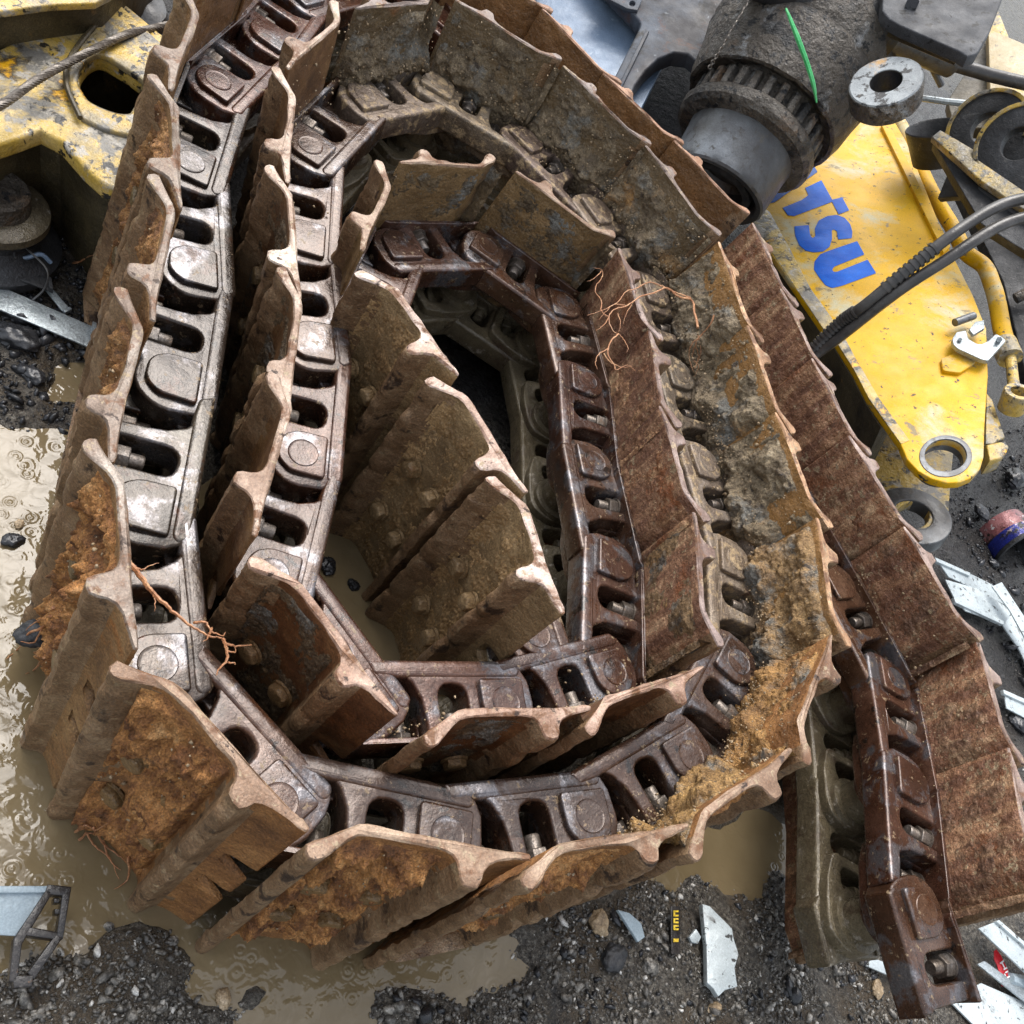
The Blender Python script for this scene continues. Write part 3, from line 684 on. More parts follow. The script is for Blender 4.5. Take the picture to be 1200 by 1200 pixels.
M_ALU = pm('dirty_white_aluminium', [(.25, (.26, .29, .30)), (.5, (.42, .47, .485)), (.8, (.60, .65, .66))], 7,
           [((.16, .165, .16), .58, .08, 22, .1, .5), ((.04, .04, .038), .60, .02, 75, .0, .6), ((.10, .085, .06), .62, .05, 12, .0, .6)], (.2, .4), .15, .4, 200, .0008, grain=.14)
M_GALV = pm('grey_galvanised_steel', [(.25, (.17, .19, .20)), (.5, (.33, .37, .39)), (.8, (.52, .57, .58))], 10,
           [((.06, .055, .05), .64, .04, 50)], (.25, .5), .5, .6, 190, .001)
M_HOSE = pm('wet_black_rubber', [(.3, (.020, .019, .018)), (.6, (.055, .050, .047)), (.8, (.12, .11, .10))], 20, (), (.22, .42), 0, .4, 200, .0008, grain=.14)
M_ROPE = pm('wire_rope_steel', [(.3, (.06, .05, .042)), (.55, (.15, .13, .11)), (.8, (.32, .29, .26))], 40, (), (.3, .5), .4, .6, 250, .0008)
M_BLUE = pm('blue_paint_print', [(.3, (.004, .07, .42)), (.7, (.006, .14, .62))], 9, [((.03, .04, .08), .70, .04, 30)], (.4, .6), 0, .15, 200, .0005, spec=.2, grain=.14)
M_BLUEDARK = pm('dirty_blue_paint_print', [(.3, (.010, .05, .20)), (.7, (.02, .09, .33))], 9, [((.05, .05, .05), .62, .06, 30)], (.4, .6), 0, .15, 200, .0005, spec=.2, grain=.14)
M_ROOT = pm('orange_brown_root', [(.3, (.26, .095, .035)), (.55, (.40, .19, .09)), (.8, (.72, .45, .24))], 60, (), (.35, .6), 0, .5, 200, .0008)
M_BLACKPL = pm('black_plastic', [(.3, (.012, .011, .011)), (.7, (.035, .03, .028))], 12, [((.30, .14, .04), .66, .05, 18), ((.12, .11, .10), .62, .05, 50)], (.15, .4), 0, .4, 160, .001)
M_GREYPL = pm('wet_grey_panel', [(.3, (.22, .28, .32)), (.7, (.36, .43, .47))], 6, [((.6, .66, .7), .72, .03, 9)], (.08, .3), 0, .25, 120, .0008, grain=.14)
M_CREAM = pm('beige_dirty_paint', [(.3, (.30, .21, .08)), (.6, (.42, .34, .20)), (.85, (.50, .44, .32))], 7, [((.10, .08, .05), .60, .06, 24), ((.50, .31, .02), .57, .12, 8)], (.25, .5), 0, .4, grain=.14)
M_RED = pm('red_wrapper', [(.4, (.62, .015, .025)), (.7, (.78, .04, .05))], 10, (), (.15, .35), 0, .2, grain=.14)
M_WHITE = pm('white_print', [(.3, (.68, .68, .68)), (.7, (.82, .82, .82))], 10, (), (.3, .5), 0, .1, grain=.14)
M_YPRINT = pm('yellow_label_print', [(.3, (.55, .36, .02)), (.7, (.70, .50, .04))], 30, [((.04, .03, .01), .60, .05, 60)], (.3, .5), 0, .2)
M_TIN = pm('printed_tin_can', [(.3, (.012, .016, .13)), (.7, (.02, .03, .22))], 9, [((.35, .28, .30), .60, .03, 40), ((.02, .018, .016), .56, .06, 25)], (.15, .35), .3, .3)
M_TINRED = pm('red_printed_tin', [(.3, (.16, .04, .045)), (.7, (.32, .15, .15))], 20, [((.5, .5, .5), .6, .04, 60), ((.02, .018, .016), .54, .06, 25)], (.15, .35), .2, .3)
M_GREEN = pm('green_plastic_strand', [(.3, (.05, .40, .12)), (.7, (.12, .60, .22))], 14, (), (.2, .4), 0, .2, grain=.14)

M_EYE = pm('scuffed_white_grey_paint', [(.25, (.10, .105, .11)), (.5, (.25, .27, .28)), (.8, (.44, .47, .48))], 9,
           [((.03, .03, .03), .53, .04, 40, .0, .5), ((.50, .29, .10), .56, .06, 7)], (.25, .5), .1, .5, 160, .001, grain=.2)
M_COVER = pm('dark_cover_steel', [(.25, (.018, .018, .020)), (.5, (.050, .052, .058)), (.8, (.11, .115, .125))], 6,
           [((.010, .010, .010), .56, .05, 30)], (.45, .7), .0, .5, 160, .001, spec=.25, grain=.3)
def slab(name, parent, pl, outlines, th, mat, bevel=.002, off=0, rnd_=0, rough=0, uvs=False):
    """plate lying in plane pl (top at off), outlines in photo pixels, real thickness th"""
    ols = []
    for k, ol in enumerate(outlines):
        q = ol if uvs else pl.poly(ol, off)
        if k == 0 and rnd_: q = roundpoly(q, rnd_)
        if k and len(q) < 15: q = roundpoly(q, .018)
        ols.append(q)
    me = curve_mesh(ols, -th, 0, bevel)
    if rough:
        me2 = me; roughen(me2, rough, 14, len(name))
    m = pl.M.copy(); m.translation = pl.o + pl.n*off
    me.transform(m)
    return place(name, me, parent, mat)
def place(name, me, parent, mat, smooth=34):
    t = parent.matrix_basis.translation if parent else Vector()
    if parent and parent.parent: t = t + parent.parent.matrix_basis.translation
    if parent: rebase(me, t); return obj(name, me, parent, mat, smooth=smooth)
    c = sum((v.co for v in me.vertices), Vector())/len(me.vertices); rebase(me, c)
    return obj(name, me, None, mat, loc=c, smooth=smooth)
def lathe_at(name, parent, o, axis, prof, mat, seg=56, rough=0):
    me = lathe_mesh(prof, seg)
    if rough: roughen(me, rough, 18, 3)
    me.transform(axis_matrix(o, axis)); return place(name, me, parent, mat)

# ---- yellow excavator arm with its blue lettering
PA = Plane(atz(1108, 535, .36), CU*.64 - _d*.77)
arm = thing('excavator_arm', 'bright yellow excavator arm end with blue lettering and two eyed side plates', 'excavator arm', PA.o)
edge = [(880, 262), (886, 225), (905, 175), (930, 140), (1040, 128), (1062, 165), (1112, 290), (1140, 345), (1156, 385), (1158, 440), (1154, 500), (1153, 535), (1149, 549), (1140, 559), (1126, 565), (1110, 566), (1092, 561), (1076, 552), (1063, 538), (1055, 519), (1019, 468), (1002, 435), (980, 400), (967, 388)]
hole = [(1108+24.5*cos(2*pi*k/32), 534+18.8*sin(2*pi*k/32)) for k in range(32)]
slab('side_plate', arm, PA, [edge, hole], .020, M_YEL, .003, rough=0)
ring_o = PA.poly([(1108+24.6*cos(2*pi*k/32), 534+18.9*sin(2*pi*k/32)) for k in range(32)]); ring_out = PA.poly([(1108+31*cos(2*pi*k/32), 535+24.5*sin(2*pi*k/32)) for k in range(32)])
slab('bore_rim', arm, PA, [ring_out, ring_o], .036, M_STEEL, .001, .002, uvs=True)
PB = PA.down(-.205)
e2 = PA.poly(edge); h2 = PA.poly(hole)
slab('side_plate', arm, PB, [e2, [((a-sum(x for x, _ in h2)/32)*.86+sum(x for x, _ in h2)/32, (b-sum(y for _, y in h2)/32)*.86+sum(y for _, y in h2)/32) for a, b in h2]], .034, M_YELDIRTY, .003, uvs=True)
slab('bore_rim', arm, PB, [circ(sum(x for x, _ in ring_out)/32, sum(y for _, y in ring_out)/32, .088, 40), circ(sum(x for x, _ in h2)/32, sum(y for _, y in h2)/32, .044, 32)], .04, M_STEEL, .003, .004, uvs=True)
# web closing the arm between its two side plates
web = PA.poly([(884, 262), (967, 388), (980, 400), (1002, 435), (1019, 468), (1036, 493)])
inner = [(x+.028, y+.012) for x, y in web]
slab('web_plate', arm, PA.down(-.021), [web[:]+inner[::-1]], .20, M_SOOT, .001, uvs=True)
slab('edge_strip', arm, PA, [[(1033, 146), (1041, 143), (1114, 288), (1106, 296)]], .02, M_YEL, .002, .012)
# lettering, raised like a decal
LET = {'A': [[(-20, 470), (-60, 520), (130, 470), (480, 222), (425, 125), (300, 170), (100, 330)]],
       'T': [[(378, 355), (512, 292), (602, 452), (684, 432), (742, 540), (655, 574), (600, 470), (285, 588), (235, 580), (190, 520), (350, 455), (405, 415)]],
       'S': [[(288, 672), (408, 662), (418, 745), (438, 770), (462, 755), (458, 690), (490, 625), (560, 588), (640, 578), (705, 602), (750, 655), (768, 715), (765, 770), (650, 782), (640, 715), (618, 698), (598, 705), (600, 775), (580, 840), (530, 880), (455, 888), (385, 875), (330, 830), (295, 750)]],
       'U': [[(808, 795), (868, 905), (620, 1005), (602, 1030), (612, 1050), (640, 1050), (895, 948), (965, 1060), (680, 1165), (600, 1183), (545, 1160), (490, 1090), (450, 1030), (455, 965), (500, 905), (560, 880)]]}
for kx, ols in LET.items():
    pts = [(890+a*170/1200, 170+b*170/1200) for a, b in ols[0]]
    q = PA.poly(pts, .001); q = roundpoly(q, .004 if kx in 'SU' else .0)
    o = slab('letter', arm, PA, [q], .0008, M_BLUEDARK if kx == 'A' else M_BLUE, .0002, .0016, uvs=True)
    o['label'] = 'blue painted letter '+kx
slab('chipped_edge', arm, PA, [[(882, 262), (890, 240), (902, 248), (925, 290), (950, 338), (986, 388), (1003, 420), (1030, 466), (1066, 516), (1056, 520), (1019, 468), (1002, 435), (980, 400), (967, 388)]], .003, M_YELDIRTY, .0008, .0012, rnd_=.002)
pad = slab('weld_pad', arm, PA, [[(1103, 420), (1105, 434), (1125, 437), (1140, 427), (1144, 423), (1121, 413)]], .012, M_YEL, .002, .010, rnd_=.006)

# grey latch plate bolted on the arm
latch = thing('latch_bracket', 'grey hook-shaped steel latch plate on the tip of the yellow arm', 'bracket', PA.hit(1140, 400))
slab('hook_plate', latch, PA, [[(1121, 389), (1116, 397), (1117, 403), (1122, 408), (1150, 421), (1158, 422.5), (1179, 399), (1175, 395), (1167, 391), (1159, 399), (1151, 403), (1145, 403), (1135, 397), (1132, 387)]], .012, M_GALV, .0015, .030, rnd_=.005)
slab('clamp_plate', latch, PA, [[(1136, 386), (1141, 392), (1154, 384), (1153, 375), (1143, 377)]], .010, M_GALV, .001, .034)
place('clamp_tube', tube([PA.hit(1119, 378, .03), PA.hit(1141, 370, .03)], .010, 14), latch, M_STEEL)
place('bolt', tube([PA.hit(1171, 398, .03), PA.hit(1171, 398, .045)], .007, 6), latch, M_GALV)
place('bolt', tube([PA.hit(1125, 398, .03), PA.hit(1125, 398, .038)], .005, 6), latch, M_GALV)

# yellow steel pipe running beside the arm
pp = [(1046, 135), (1057, 150), (1075, 190), (1093, 228), (1117, 268), (1131, 295), (1153, 312), (1162, 332), (1168, 352), (1174, 385), (1181, 412)]
PPl = PA.down(-.03)
pipe = thing('yellow_pipe', 'bent yellow grease pipe running along the right edge of the yellow arm', 'pipe', PPl.hit(1117, 268))
place('pipe_run', tube([PPl.hit(*p) for p in pp], .0215, 14, 6), pipe, M_YEL)
place('pipe_collar', tube([PPl.hit(1176, 402), PPl.hit(1184, 420)], .030, 14), pipe, M_YELDIRTY)
place('pipe_stub', tube([PPl.hit(1184, 418), PPl.hit(1189, 462)], .013, 12), pipe, M_YELDIRTY)
lathe_at('end_fitting', pipe, PPl.hit(1190, 468), CU*.7-_d*.7, [(-.03, .030), (.02, .034), (.024, .032), (.024, .02), (.0, .018), (0, 0)], M_YELDIRTY)
fit = thing('yellow_bracket', 'short yellow bracket with a chipped foot right of the arm eye', 'bracket', PA.hit(1165, 510, -.1))
slab('strut', fit, PA.down(-.06), [[(1156, 460), (1163, 468), (1178, 512), (1164, 520), (1155, 520)]], .03, M_YELDIRTY, .003)
slab('foot', fit, PA.down(-.05), [[(1156, 521), (1178, 516), (1183, 524), (1176, 536), (1160, 540)]], .05, M_YELDIRTY, .004)

# two hydraulic hoses
h1 = [(928, 440, 2.15), (955, 408, 2.15), (985, 378, 2.14), (1013, 358, 2.12), (1063, 317, 2.12), (1108, 281, 2.14), (1136, 261, 2.18), (1163, 245, 2.22), (1190, 235, 2.26), (1240, 226, 2.3)]
h2_ = [(925, 446, 2.15), (953, 418, 2.15), (985, 394, 2.14), (1053, 341, 2.12), (1108, 305, 2.14), (1145, 280, 2.18), (1173, 264, 2.22), (1200, 255, 2.26), (1250, 246, 2.3)]
hz = thing('hydraulic_hose', 'upper black rubber hose with ribbed sleeve lying across the yellow arm', 'hose', atd(*h1[4]), 'hoses across the yellow arm')
place('hose_body', tube([atd(*p) for p in h1], .0125, 12, 8), hz, M_HOSE)
cp = catmull([atd(*p) for p in h1], 8)
for k in list(range(8, 22))+list(range(28, 38)):
    place('sleeve_rib', tube([cp[k], cp[k]+(cp[k+1]-cp[k])*.55], .0155, 12), hz, M_HOSE)
hz = thing('hydraulic_hose', 'lower smooth black rubber hose lying across the yellow arm', 'hose', atd(*h2_[4]), 'hoses across the yellow arm')
place('hose_body', tube([atd(*p) for p in h2_], .0125, 12, 8), hz, M_HOSE)

# ---- grey round hub (final drive) beside the coil
ho = atd(868, 172, 2.66); _ir = (CR*-.52-CU*.85).normalized()
ax = (_ir*.99 - ray(870, 170)*.07).normalized()
hub = thing('track_drive_hub', 'greasy grey drive hub with a flanged drum beside the yellow lettering', 'drive hub', ho)
lathe_at('drum', hub, ho, ax, [(-.02, 0.0000), (-.02, 0.1593), (.0, 0.1540), (.03, 0.1505), (.125, 0.1460), (.140, 0.1443), (.146, 0.1389), (.146, 0.1257), (.128, 0.1186), (.10, 0.1150), (.06, 0.0929), (.06, 0.0000)], M_STEEL, 72, .0012)
lathe_at('flange', hub, ho, ax, [(-.045, 0.1681), (-.042, 0.1894), (-.030, 0.1974), (-.008, 0.1956), (.004, 0.1841), (.008, 0.1522), (-.045, 0.1522)], M_HUB, 72, .004)
lathe_at('inner_ring', hub, ho, ax, [(.095, 0.1018), (.134, 0.1018), (.138, 0.0956), (.138, 0.0814), (.095, 0.0779)], M_BLACKPLATE, 60)
lathe_at('neck', hub, ho, ax, [(-.14, 0.1699), (-.03, 0.1699)], M_HUB, 60)
for k in range(30):
    a = 2*pi*k/30
    mt = axis_matrix(ho, ax) @ Matrix.Translation((.177*cos(a), .177*sin(a), -.070)) @ Matrix.Rotation(a, 4, 'Z')
    c = curve_mesh([roundpoly([(-.012, -.012), (.012, -.009), (.012, .009), (-.012, .012)], .004)], -.028, .028, .004); c.transform(mt)
    place('ring_tooth', c, hub, M_HUB)
lathe_at('housing', hub, ho, ax, [(-.115, .172), (-.108, .196), (-.098, .206), (-.10, .216), (-.13, .226), (-.20, .236), (-.25, .246), (-.262, .241), (-.28, .248), (-.33, .250), (-.38, .242), (-.43, .20), (-.48, .0)], M_HUB, 96, .006)

# ---- blue grey machine frame behind the coil
PF = Plane(atd(740, 70, 2.75), Vector((-.22, -.45, .86)))
fr = thing('machine_frame', 'blue grey machine frame with a recessed panel and an arched cutout', 'machine frame', PF.o)
fo = [(520, -140), (960, -140), (960, -20), (885, 40), (868, 92), (838, 92), (824, 78), (806, 63), (790, 61), (772, 68), (757, 82), (744, 100), (735, 125), (738, 170), (700, 175), (560, 60)]
fh = [(592, 60), (655, -90), (700, -28), (752, 27), (716, 98), (690, 130), (640, 110)]
slab('frame_plate', fr, PF, [fo, fh], .05, M_FRAME, .006)
slab('recessed_panel', fr, PF, [[(540, 130), (640, -150), (800, -60), (800, 30), (720, 190)]], .02, M_PANEL, .002, -.075)
slab('border_rib', fr, PF, [[(757, 34), (761, 36), (728, 104), (724, 101)]], .01, M_FRAME, .003, .008)
slab('lug', fr, PF, [[(700, -20), (745, -20), (752, 0), (747, 12), (735, 10), (700, -8)], [(741+3.5*cos(k), 4+3.3*sin(k)) for k in [2*pi*j/16 for j in range(16)]]], .012, M_FRAME, .002, .010)
slab('inner_wall', fr, PF, [[(715, 70), (830, 30), (900, 100), (900, 180), (800, 230), (720, 190)]], .02, M_BLACKPLATE, .002, -.22)  # black sheet put in behind the arch to paint the cavity's shade
# ragged cable and green strand on the casting
ch = thing('thin_chain', 'thin muddy chain hanging over the grey casting above the hub', 'chain', atd(848, 40, 2.42))
cpts = catmull([atd(*p) for p in [(882, -12, 2.5), (872, 10, 2.46), (860, 30, 2.43), (848, 52, 2.41), (838, 68, 2.40), (831, 80, 2.40)]], 4)
for k, (a, b) in enumerate(zip(cpts, cpts[1:])):
    t = (b-a).normalized(); s_ = (t.cross(CU) if k % 2 else t.cross(CR)).normalized(); L = (b-a).length*.62; c = (a+b)/2
    pts = [c+t*(L*cos(q))+s_*(.0055*sin(q)) for q in [2*pi*j/12 for j in range(13)]]
    place('chain_link', tube(pts, .0017, 6, cap=False), ch, M_ROPE)
gs = tube([atd(*p) for p in [(921, 10, 2.30), (926, 22, 2.29), (935, 45, 2.28), (945, 72, 2.28), (953, 98, 2.28), (957, 120, 2.30)]], [.0025, .004, .006, .0055, .005, .002], 6, 5)
tag(place('green_strand', gs, None, M_GREEN), 'bright green plastic strand lying on the grey hub casting', 'strand')

# ---- dark hydraulic cylinder and cover plate at the top edge
cy = thing('hydraulic_cylinder', 'dark hydraulic cylinder with a grey rod along the top right edge', 'hydraulic cylinder', atd(1000, 25, 2.9))
place('barrel', tube([atd(840, -55, 2.60), atd(1042, 38, 2.75)], .058, 28), cy, M_BLACKPLATE)
place('gland', tube([atd(1040, 40, 2.76), atd(1118, 72, 2.85)], .040, 28), cy, M_STEEL)
place('wiper_band', tube([atd(1034, 36, 2.75), atd(1043, 40, 2.76)], .064, 28), cy, M_SOOT)
place('rod', tube([atd(1112, 74, 2.86), atd(1160, 88, 2.9), atd(1260, 112, 3.0)], .017, 20), cy, M_HOSE)
place('grease_fitting', tube([atd(1093, 80, 2.85), atd(1103, 100, 2.88)], .009, 10), cy, M_STEEL)
PC = Plane(atd(1090, 20, 2.62), Vector((-.35, -.35, .87)))
cv = thing('cover_plate', 'dark grey bolted cover plate above the hydraulic cylinder', 'cover plate', PC.o)
slab('plate', cv, PC, [[(1036, -70), (1034, 12), (1042, 22), (1056, 30), (1125, 60), (1134, 66), (1146, 62), (1160, 38), (1182, -20), (1200, -70)]], .03, M_COVER, .004)
place('bolt_head', tube([PC.hit(1069, 4, 0), PC.hit(1069, 4, .012)], .016, 6), cv, M_COVER)
slab('edge_trim', cv, PC, [[(1046, 27), (1128, 62), (1122, 68), (1042, 34)]], .02, M_SOOT, .003, -.03)

# cylinder eye (short thick ring)
en = (CU*.66-ray(1040, 97)*.78).normalized(); eo = atd(1038, 95, 2.50)
eye = thing('cylinder_eye', 'thick grey steel ring with a dark bore beside the greasy hub', 'steel ring', eo)
lathe_at('ring', eye, eo, en, [(-0.0638, 0.0361), (-0.0638, 0.0756), (-0.0570, 0.0823), (-0.0085, 0.0848), (-0.0017, 0.0823), (-0.0017, 0.0361), (-0.0638, 0.0361)], M_HUB, 64, .001)
lathe_at('ring_face', eye, eo, en, [(-0.0034, 0.0374), (-0.0008, 0.0365), (0.0008, 0.0378), (0.0008, 0.0790), (-0.0026, 0.0827), (-0.0051, 0.0827)], M_EYE, 64, .0006)
lathe_at('bore_bush', eye, eo, en, [(-0.0629, 0.0252), (-0.0561, 0.0344), (-0.0026, 0.0357)], M_BLACKPLATE, 48)

# beige box section, lugs and dark beam on the right edge
PX = Plane(atd(1180, 80, 3.4), Vector((-.5, -.45, .74)))
bxx = thing('beige_box_section', 'beige and yellow painted box section at the right edge', 'box section', PX.o)
slab('front_face', bxx, PX, [[(1158, 33), (1250, 72), (1260, 150), (1165, 150), (1160, 110)]], .04, M_CREAM, .004)
slab('side_face', bxx, PX, [[(1158, 33), (1160, 110), (1165, 150), (1118, 150), (1110, 118), (1135, 80)]], .04, M_SOOT, .004, -.045)
slab('top_flap', bxx, PX, [[(1167, 5), (1183, 45), (1160, 36)]], .02, M_YELDIRTY, .002, -.02)
rodw = tube([atd(1072, 114, 3.1), atd(1108, 119, 3.1), atd(1150, 123, 3.12)], .009, 8)
tag(place('white_rod', rodw, None, M_ALU), 'thin white metal rod between the steel ring and the lugs', 'rod')
sh1 = lathe_mesh([(-.10, .02), (-.10, .06), (0, .085), (.003, .083), (0, .080), (-.09, .055), (-.09, .0)], 40); sh1.transform(axis_matrix(atd(1098, 150, 3.05), (CU*.75-_d*.55+CR*-.2)))
tag(place('black_tube_end', sh1, None, M_BLACKPLATE), 'open black tube end lying left of the ringed lugs', 'tube')
ln = (-CR*.62-_d*.76+CU*.05).normalized()
lug = thing('twin_lugs', 'pair of dark ring lugs with yellow chipped rims on a steel beam', 'lugs', atd(1165, 165, 2.9))
for (cx_, cy_, dd) in ((1157, 150, 2.92), (1194, 168, 2.78)):
    Pl_ = Plane(atd(cx_, cy_, dd), ln); R_ = .105
    body = [(R_*cos(t), R_*sin(t)) for t in [radians(-35+k*10) for k in range(26)]]+[(-.13, -.16), (.09, -.20)]
    slab('lug_plate', lug, Pl_, [body, circ(0, 0, .042, 28)], .036, M_BLACKPLATE, .003, uvs=True)
    rim = [( (R_+.001)*cos(t), (R_+.001)*sin(t)) for t in [radians(-30+k*10) for k in range(24)]]
    slab('lug_rim', lug, Pl_, [rim+[(x*.90, y*.90) for x, y in rim[::-1]]], .040, M_YELDIRTY, .001, .004, uvs=True)
PBm = Plane(atd(1140, 205, 2.75), Vector((-.45, -.50, .74)))
bm_ = thing('rusted_beam', 'dark steel beam with flaking yellow paint under the ring lugs', 'beam', PBm.o)
slab('top_flange', bm_, PBm, [[(1092, 160), (1102, 152), (1150, 180), (1200, 208), (1270, 250), (1262, 285), (1180, 232), (1150, 212)]], .02, M_YELDIRTY, .003)
slab('web', bm_, PBm, [[(1094, 166), (1150, 214), (1262, 288), (1260, 330), (1150, 262)]], .03, M_BLACKPLATE, .003, -.03)
PU = Plane(atd(1185, 330, 3.0), Vector((-.4, -.5, .76)))
dk = thing('dark_undercarriage', 'black greasy machine frame in the shade right of the yellow arm', 'machine frame', PU.o)
slab('plate', dk, PU, [[(1120, 215), (1290, 330), (1290, 470), (1210, 470), (1175, 330)]], .05, M_BLACKPLATE, .005, -.08)
slab('rib', dk, PU, [[(1165, 240), (1175, 236), (1290, 330), (1290, 350)]], .05, M_BLACKPLATE, .005, -.03)
place('grey_pipe', tube([PU.hit(1190, 350, -.05), PU.hit(1240, 325, -.02)], .016, 12), dk, M_HUB)

# ---- scrap aluminium profiles, can and wrapper on the right
def profile_bar(label, pts, z, mat=M_ALU, th=.012, lip=.010, grp='white aluminium profiles scattered at the right'):
    a, b, c, d = [atz(x, y, z) for x, y in pts]
    n = (b-a).cross(d-a).normalized(); n = n if n.z > 0 else -n
    pl = Plane(a, n); t = thing('aluminium_profile', label, 'metal profile', (a+b+c+d)/4, grp)
    q = [((p-pl.o).dot(pl.e1), (p-pl.o).dot(pl.e2)) for p in (a, b, c, d)]
    slab('web_face', t, pl, [q], .003, mat, .0006, uvs=True)
    for (i, j) in ((0, 1), (3, 2)):                          # raised lips along both long edges
        p, r = Vector(q[i]), Vector(q[j]); e = (Vector(q[3 if i == 0 else 0])-p).normalized()*.006
        slab('lip', t, pl, [[tuple(p), tuple(r), tuple(r+e), tuple(p+e)]], th, mat, .0008, lip, uvs=True)
    return t
def flat_piece(label, polys, z, n=(0, 0, 1), mat=M_ALU, th=.004):
    x0, y0 = polys[0][0]; pl = Plane(atz(x0, y0, z), n); t = thing('aluminium_profile', label, 'metal profile', pl.o, 'white aluminium profiles scattered at the right')
    for k, q in enumerate(polys):
        slab('web_face' if k == 0 else 'flange', t, pl, [q], th if k == 0 else th*2.5, mat, .0008, 0 if k == 0 else .006)
flat_piece('upper white channel profile poking out behind the rusty strip', [[(1096, 653), (1137, 672), (1163, 685), (1180, 710), (1150, 694), (1112, 676)], [(1096, 653), (1137, 671), (1137, 675), (1098, 658)]], .055, (.1, 0, 1))
flat_piece('broad white profile with black flecks below the channel profile', [[(1108, 679), (1147, 690), (1187, 716), (1177, 731), (1132, 716), (1118, 700)], [(1118, 700), (1177, 728), (1176, 732), (1120, 706)]], .045)
flat_piece('narrow white strip crossing over the broad white profile', [[(1163, 687), (1174, 682), (1212, 740), (1206, 756), (1184, 716)]], .075, (-.1, -.1, 1))
flat_piece('long white profile running down off the right edge', [[(1172, 728), (1187, 720), (1230, 790), (1226, 826), (1195, 762)]], .035)
flat_piece('white profile end showing beside the strip low at the right edge', [[(1176, 808), (1180, 830), (1240, 862), (1240, 838)], [(1176, 808), (1240, 836), (1240, 842), (1177, 813)]], .03)
flat_piece('wide grey flecked profile above the red wrapper', [[(1147, 1088), (1170, 1079), (1250, 1150), (1250, 1190), (1200, 1138)], [(1168, 1080), (1171, 1078), (1250, 1146), (1250, 1152)]], .055)
flat_piece('thin grey profile slanting below the red wrapper', [[(1146, 1130), (1154, 1126), (1230, 1180), (1230, 1196), (1196, 1170)]], .03, mat=M_GALV)
flat_piece('wide white profile at the bottom right corner', [[(1112, 1172), (1150, 1152), (1260, 1200), (1260, 1250), (1170, 1230)]], .02)
flat_piece('short white profile showing between the two end links', [[(1016, 1132), (1022, 1122), (1070, 1140), (1066, 1154)]], .03)
PR = Plane(atz(1178, 1132, .03), Vector((-.2, -.3, .93)))
wr = thing('red_wrapper', 'crumpled red plastic wrapper with white lettering between white profiles', 'wrapper', PR.o)
slab('foil', wr, PR, [[(1165, 1114), (1168, 1112), (1173, 1119), (1184, 1142), (1187, 1158), (1174, 1156), (1169, 1132), (1165, 1124)]], .002, M_RED, .0006, rough=.002)
for k, seg in enumerate([[(1172, 1129), (1176, 1126)], [(1174, 1127.5), (1177, 1134)], [(1176, 1136), (1180, 1134)], [(1178, 1140), (1181, 1138)], [(1177, 1141), (1180, 1147)], [(1180, 1146), (1183, 1144)]]):
    place('letter', tube([PR.hit(*seg[0], .003), PR.hit(*seg[1], .003)], .0014, 5), wr, M_WHITE)
wh = tube([atz(1183, 1146, .03), atz(1196, 1152, .02), atz(1204, 1160, .02)], [.010, .016, .012], 8, 3)
tag(place('crumpled_foil', wh, None, M_GREYPL), 'crumpled pale foil scrap next to the red wrapper', 'foil')
co_ = atz(1197, 648, .06); ca = (CU*.52-_d*.55+CR*.25-CR*.6).normalized()
can = thing('tin_can', 'open tin can with blue and red printing in the black debris', 'can', co_)
can_m = -(CU*.55+_d*.25+CR*.1)
can_ax = (-_d*.62-CU*.62+CR*.30).normalized()
lathe_at('can_body', can, co_, can_ax, [(-.10, .0), (-.10, .080), (-.045, .080)], M_TINRED, 40)
lathe_at('blue_band', can, co_, can_ax, [(-.05, .0805), (-.012, .0815)], M_TIN, 40)
lathe_at('can_rim', can, co_, can_ax, [(-.012, .081), (.0, .084), (.003, .081), (0, .078), (-.09, .076), (-.09, 0)], M_BLACKPLATE, 40)

# ---- yellow casting, roller, wire rope and scrap at the upper left
PT = Plane(atz(90, 90, .27), Vector((-.05, -.12, .99)))
tl = thing('yellow_casting', 'greasy worn yellow machine casting with a D-shaped opening', 'machine casting', PT.o)
dh = [(92, 98), (95, 82), (104, 70), (118, 63), (140, 76), (172, 98), (160, 118), (152, 132), (138, 131), (120, 125), (104, 117)]
body = [(-90, 95), (0, 56), (60, 28), (108, 4), (126, -6), (140, -2), (176, 28), (215, 60), (260, 200), (205, 245), (165, 232), (120, 215), (98, 195), (72, 165), (48, 152), (20, 162), (-10, 172), (-90, 200)]
slab('top_plate', tl, PT, [body, dh], .03, M_YELDIRTY, .006)
wall = [(-90, 196), (-10, 166), (20, 156), (46, 148), (70, 158), (96, 188), (118, 208), (165, 226), (205, 238), (250, 190), (215, 80), (176, 40), (140, 6), (120, 8), (60, 34), (-90, 100)]
slab('side_wall', tl, PT, [wall, [(60, 110), (100, 48), (150, 58), (200, 110), (180, 175), (120, 175)]], .30, M_SOOT, .004, -.031)
slab('raised_ring', tl, PT, [[(126, 2), (128, 14), (112, 30), (94, 52), (82, 72), (79, 92), (84, 112), (96, 138), (120, 150), (160, 160), (200, 150), (210, 70), (172, 34), (140, 4)], [(a+(a-128)*.06, b+(b-98)*.06) for a, b in dh]], .012, M_YELDIRTY, .004, .007)
place('weld_seam', tube([PT.hit(x, y, .009) for x, y in [(124, 4), (126, 14), (110, 31), (92, 53), (80, 73), (77, 92), (82, 112), (94, 138)]], .004, 8, 5), tl, M_SOOT)
PT2 = Plane(atz(60, 0, .34), Vector((-.05, -.1, .99)))
ub = thing('yellow_beam', 'flat yellow beam edge crossing the top left corner', 'beam', PT2.o)
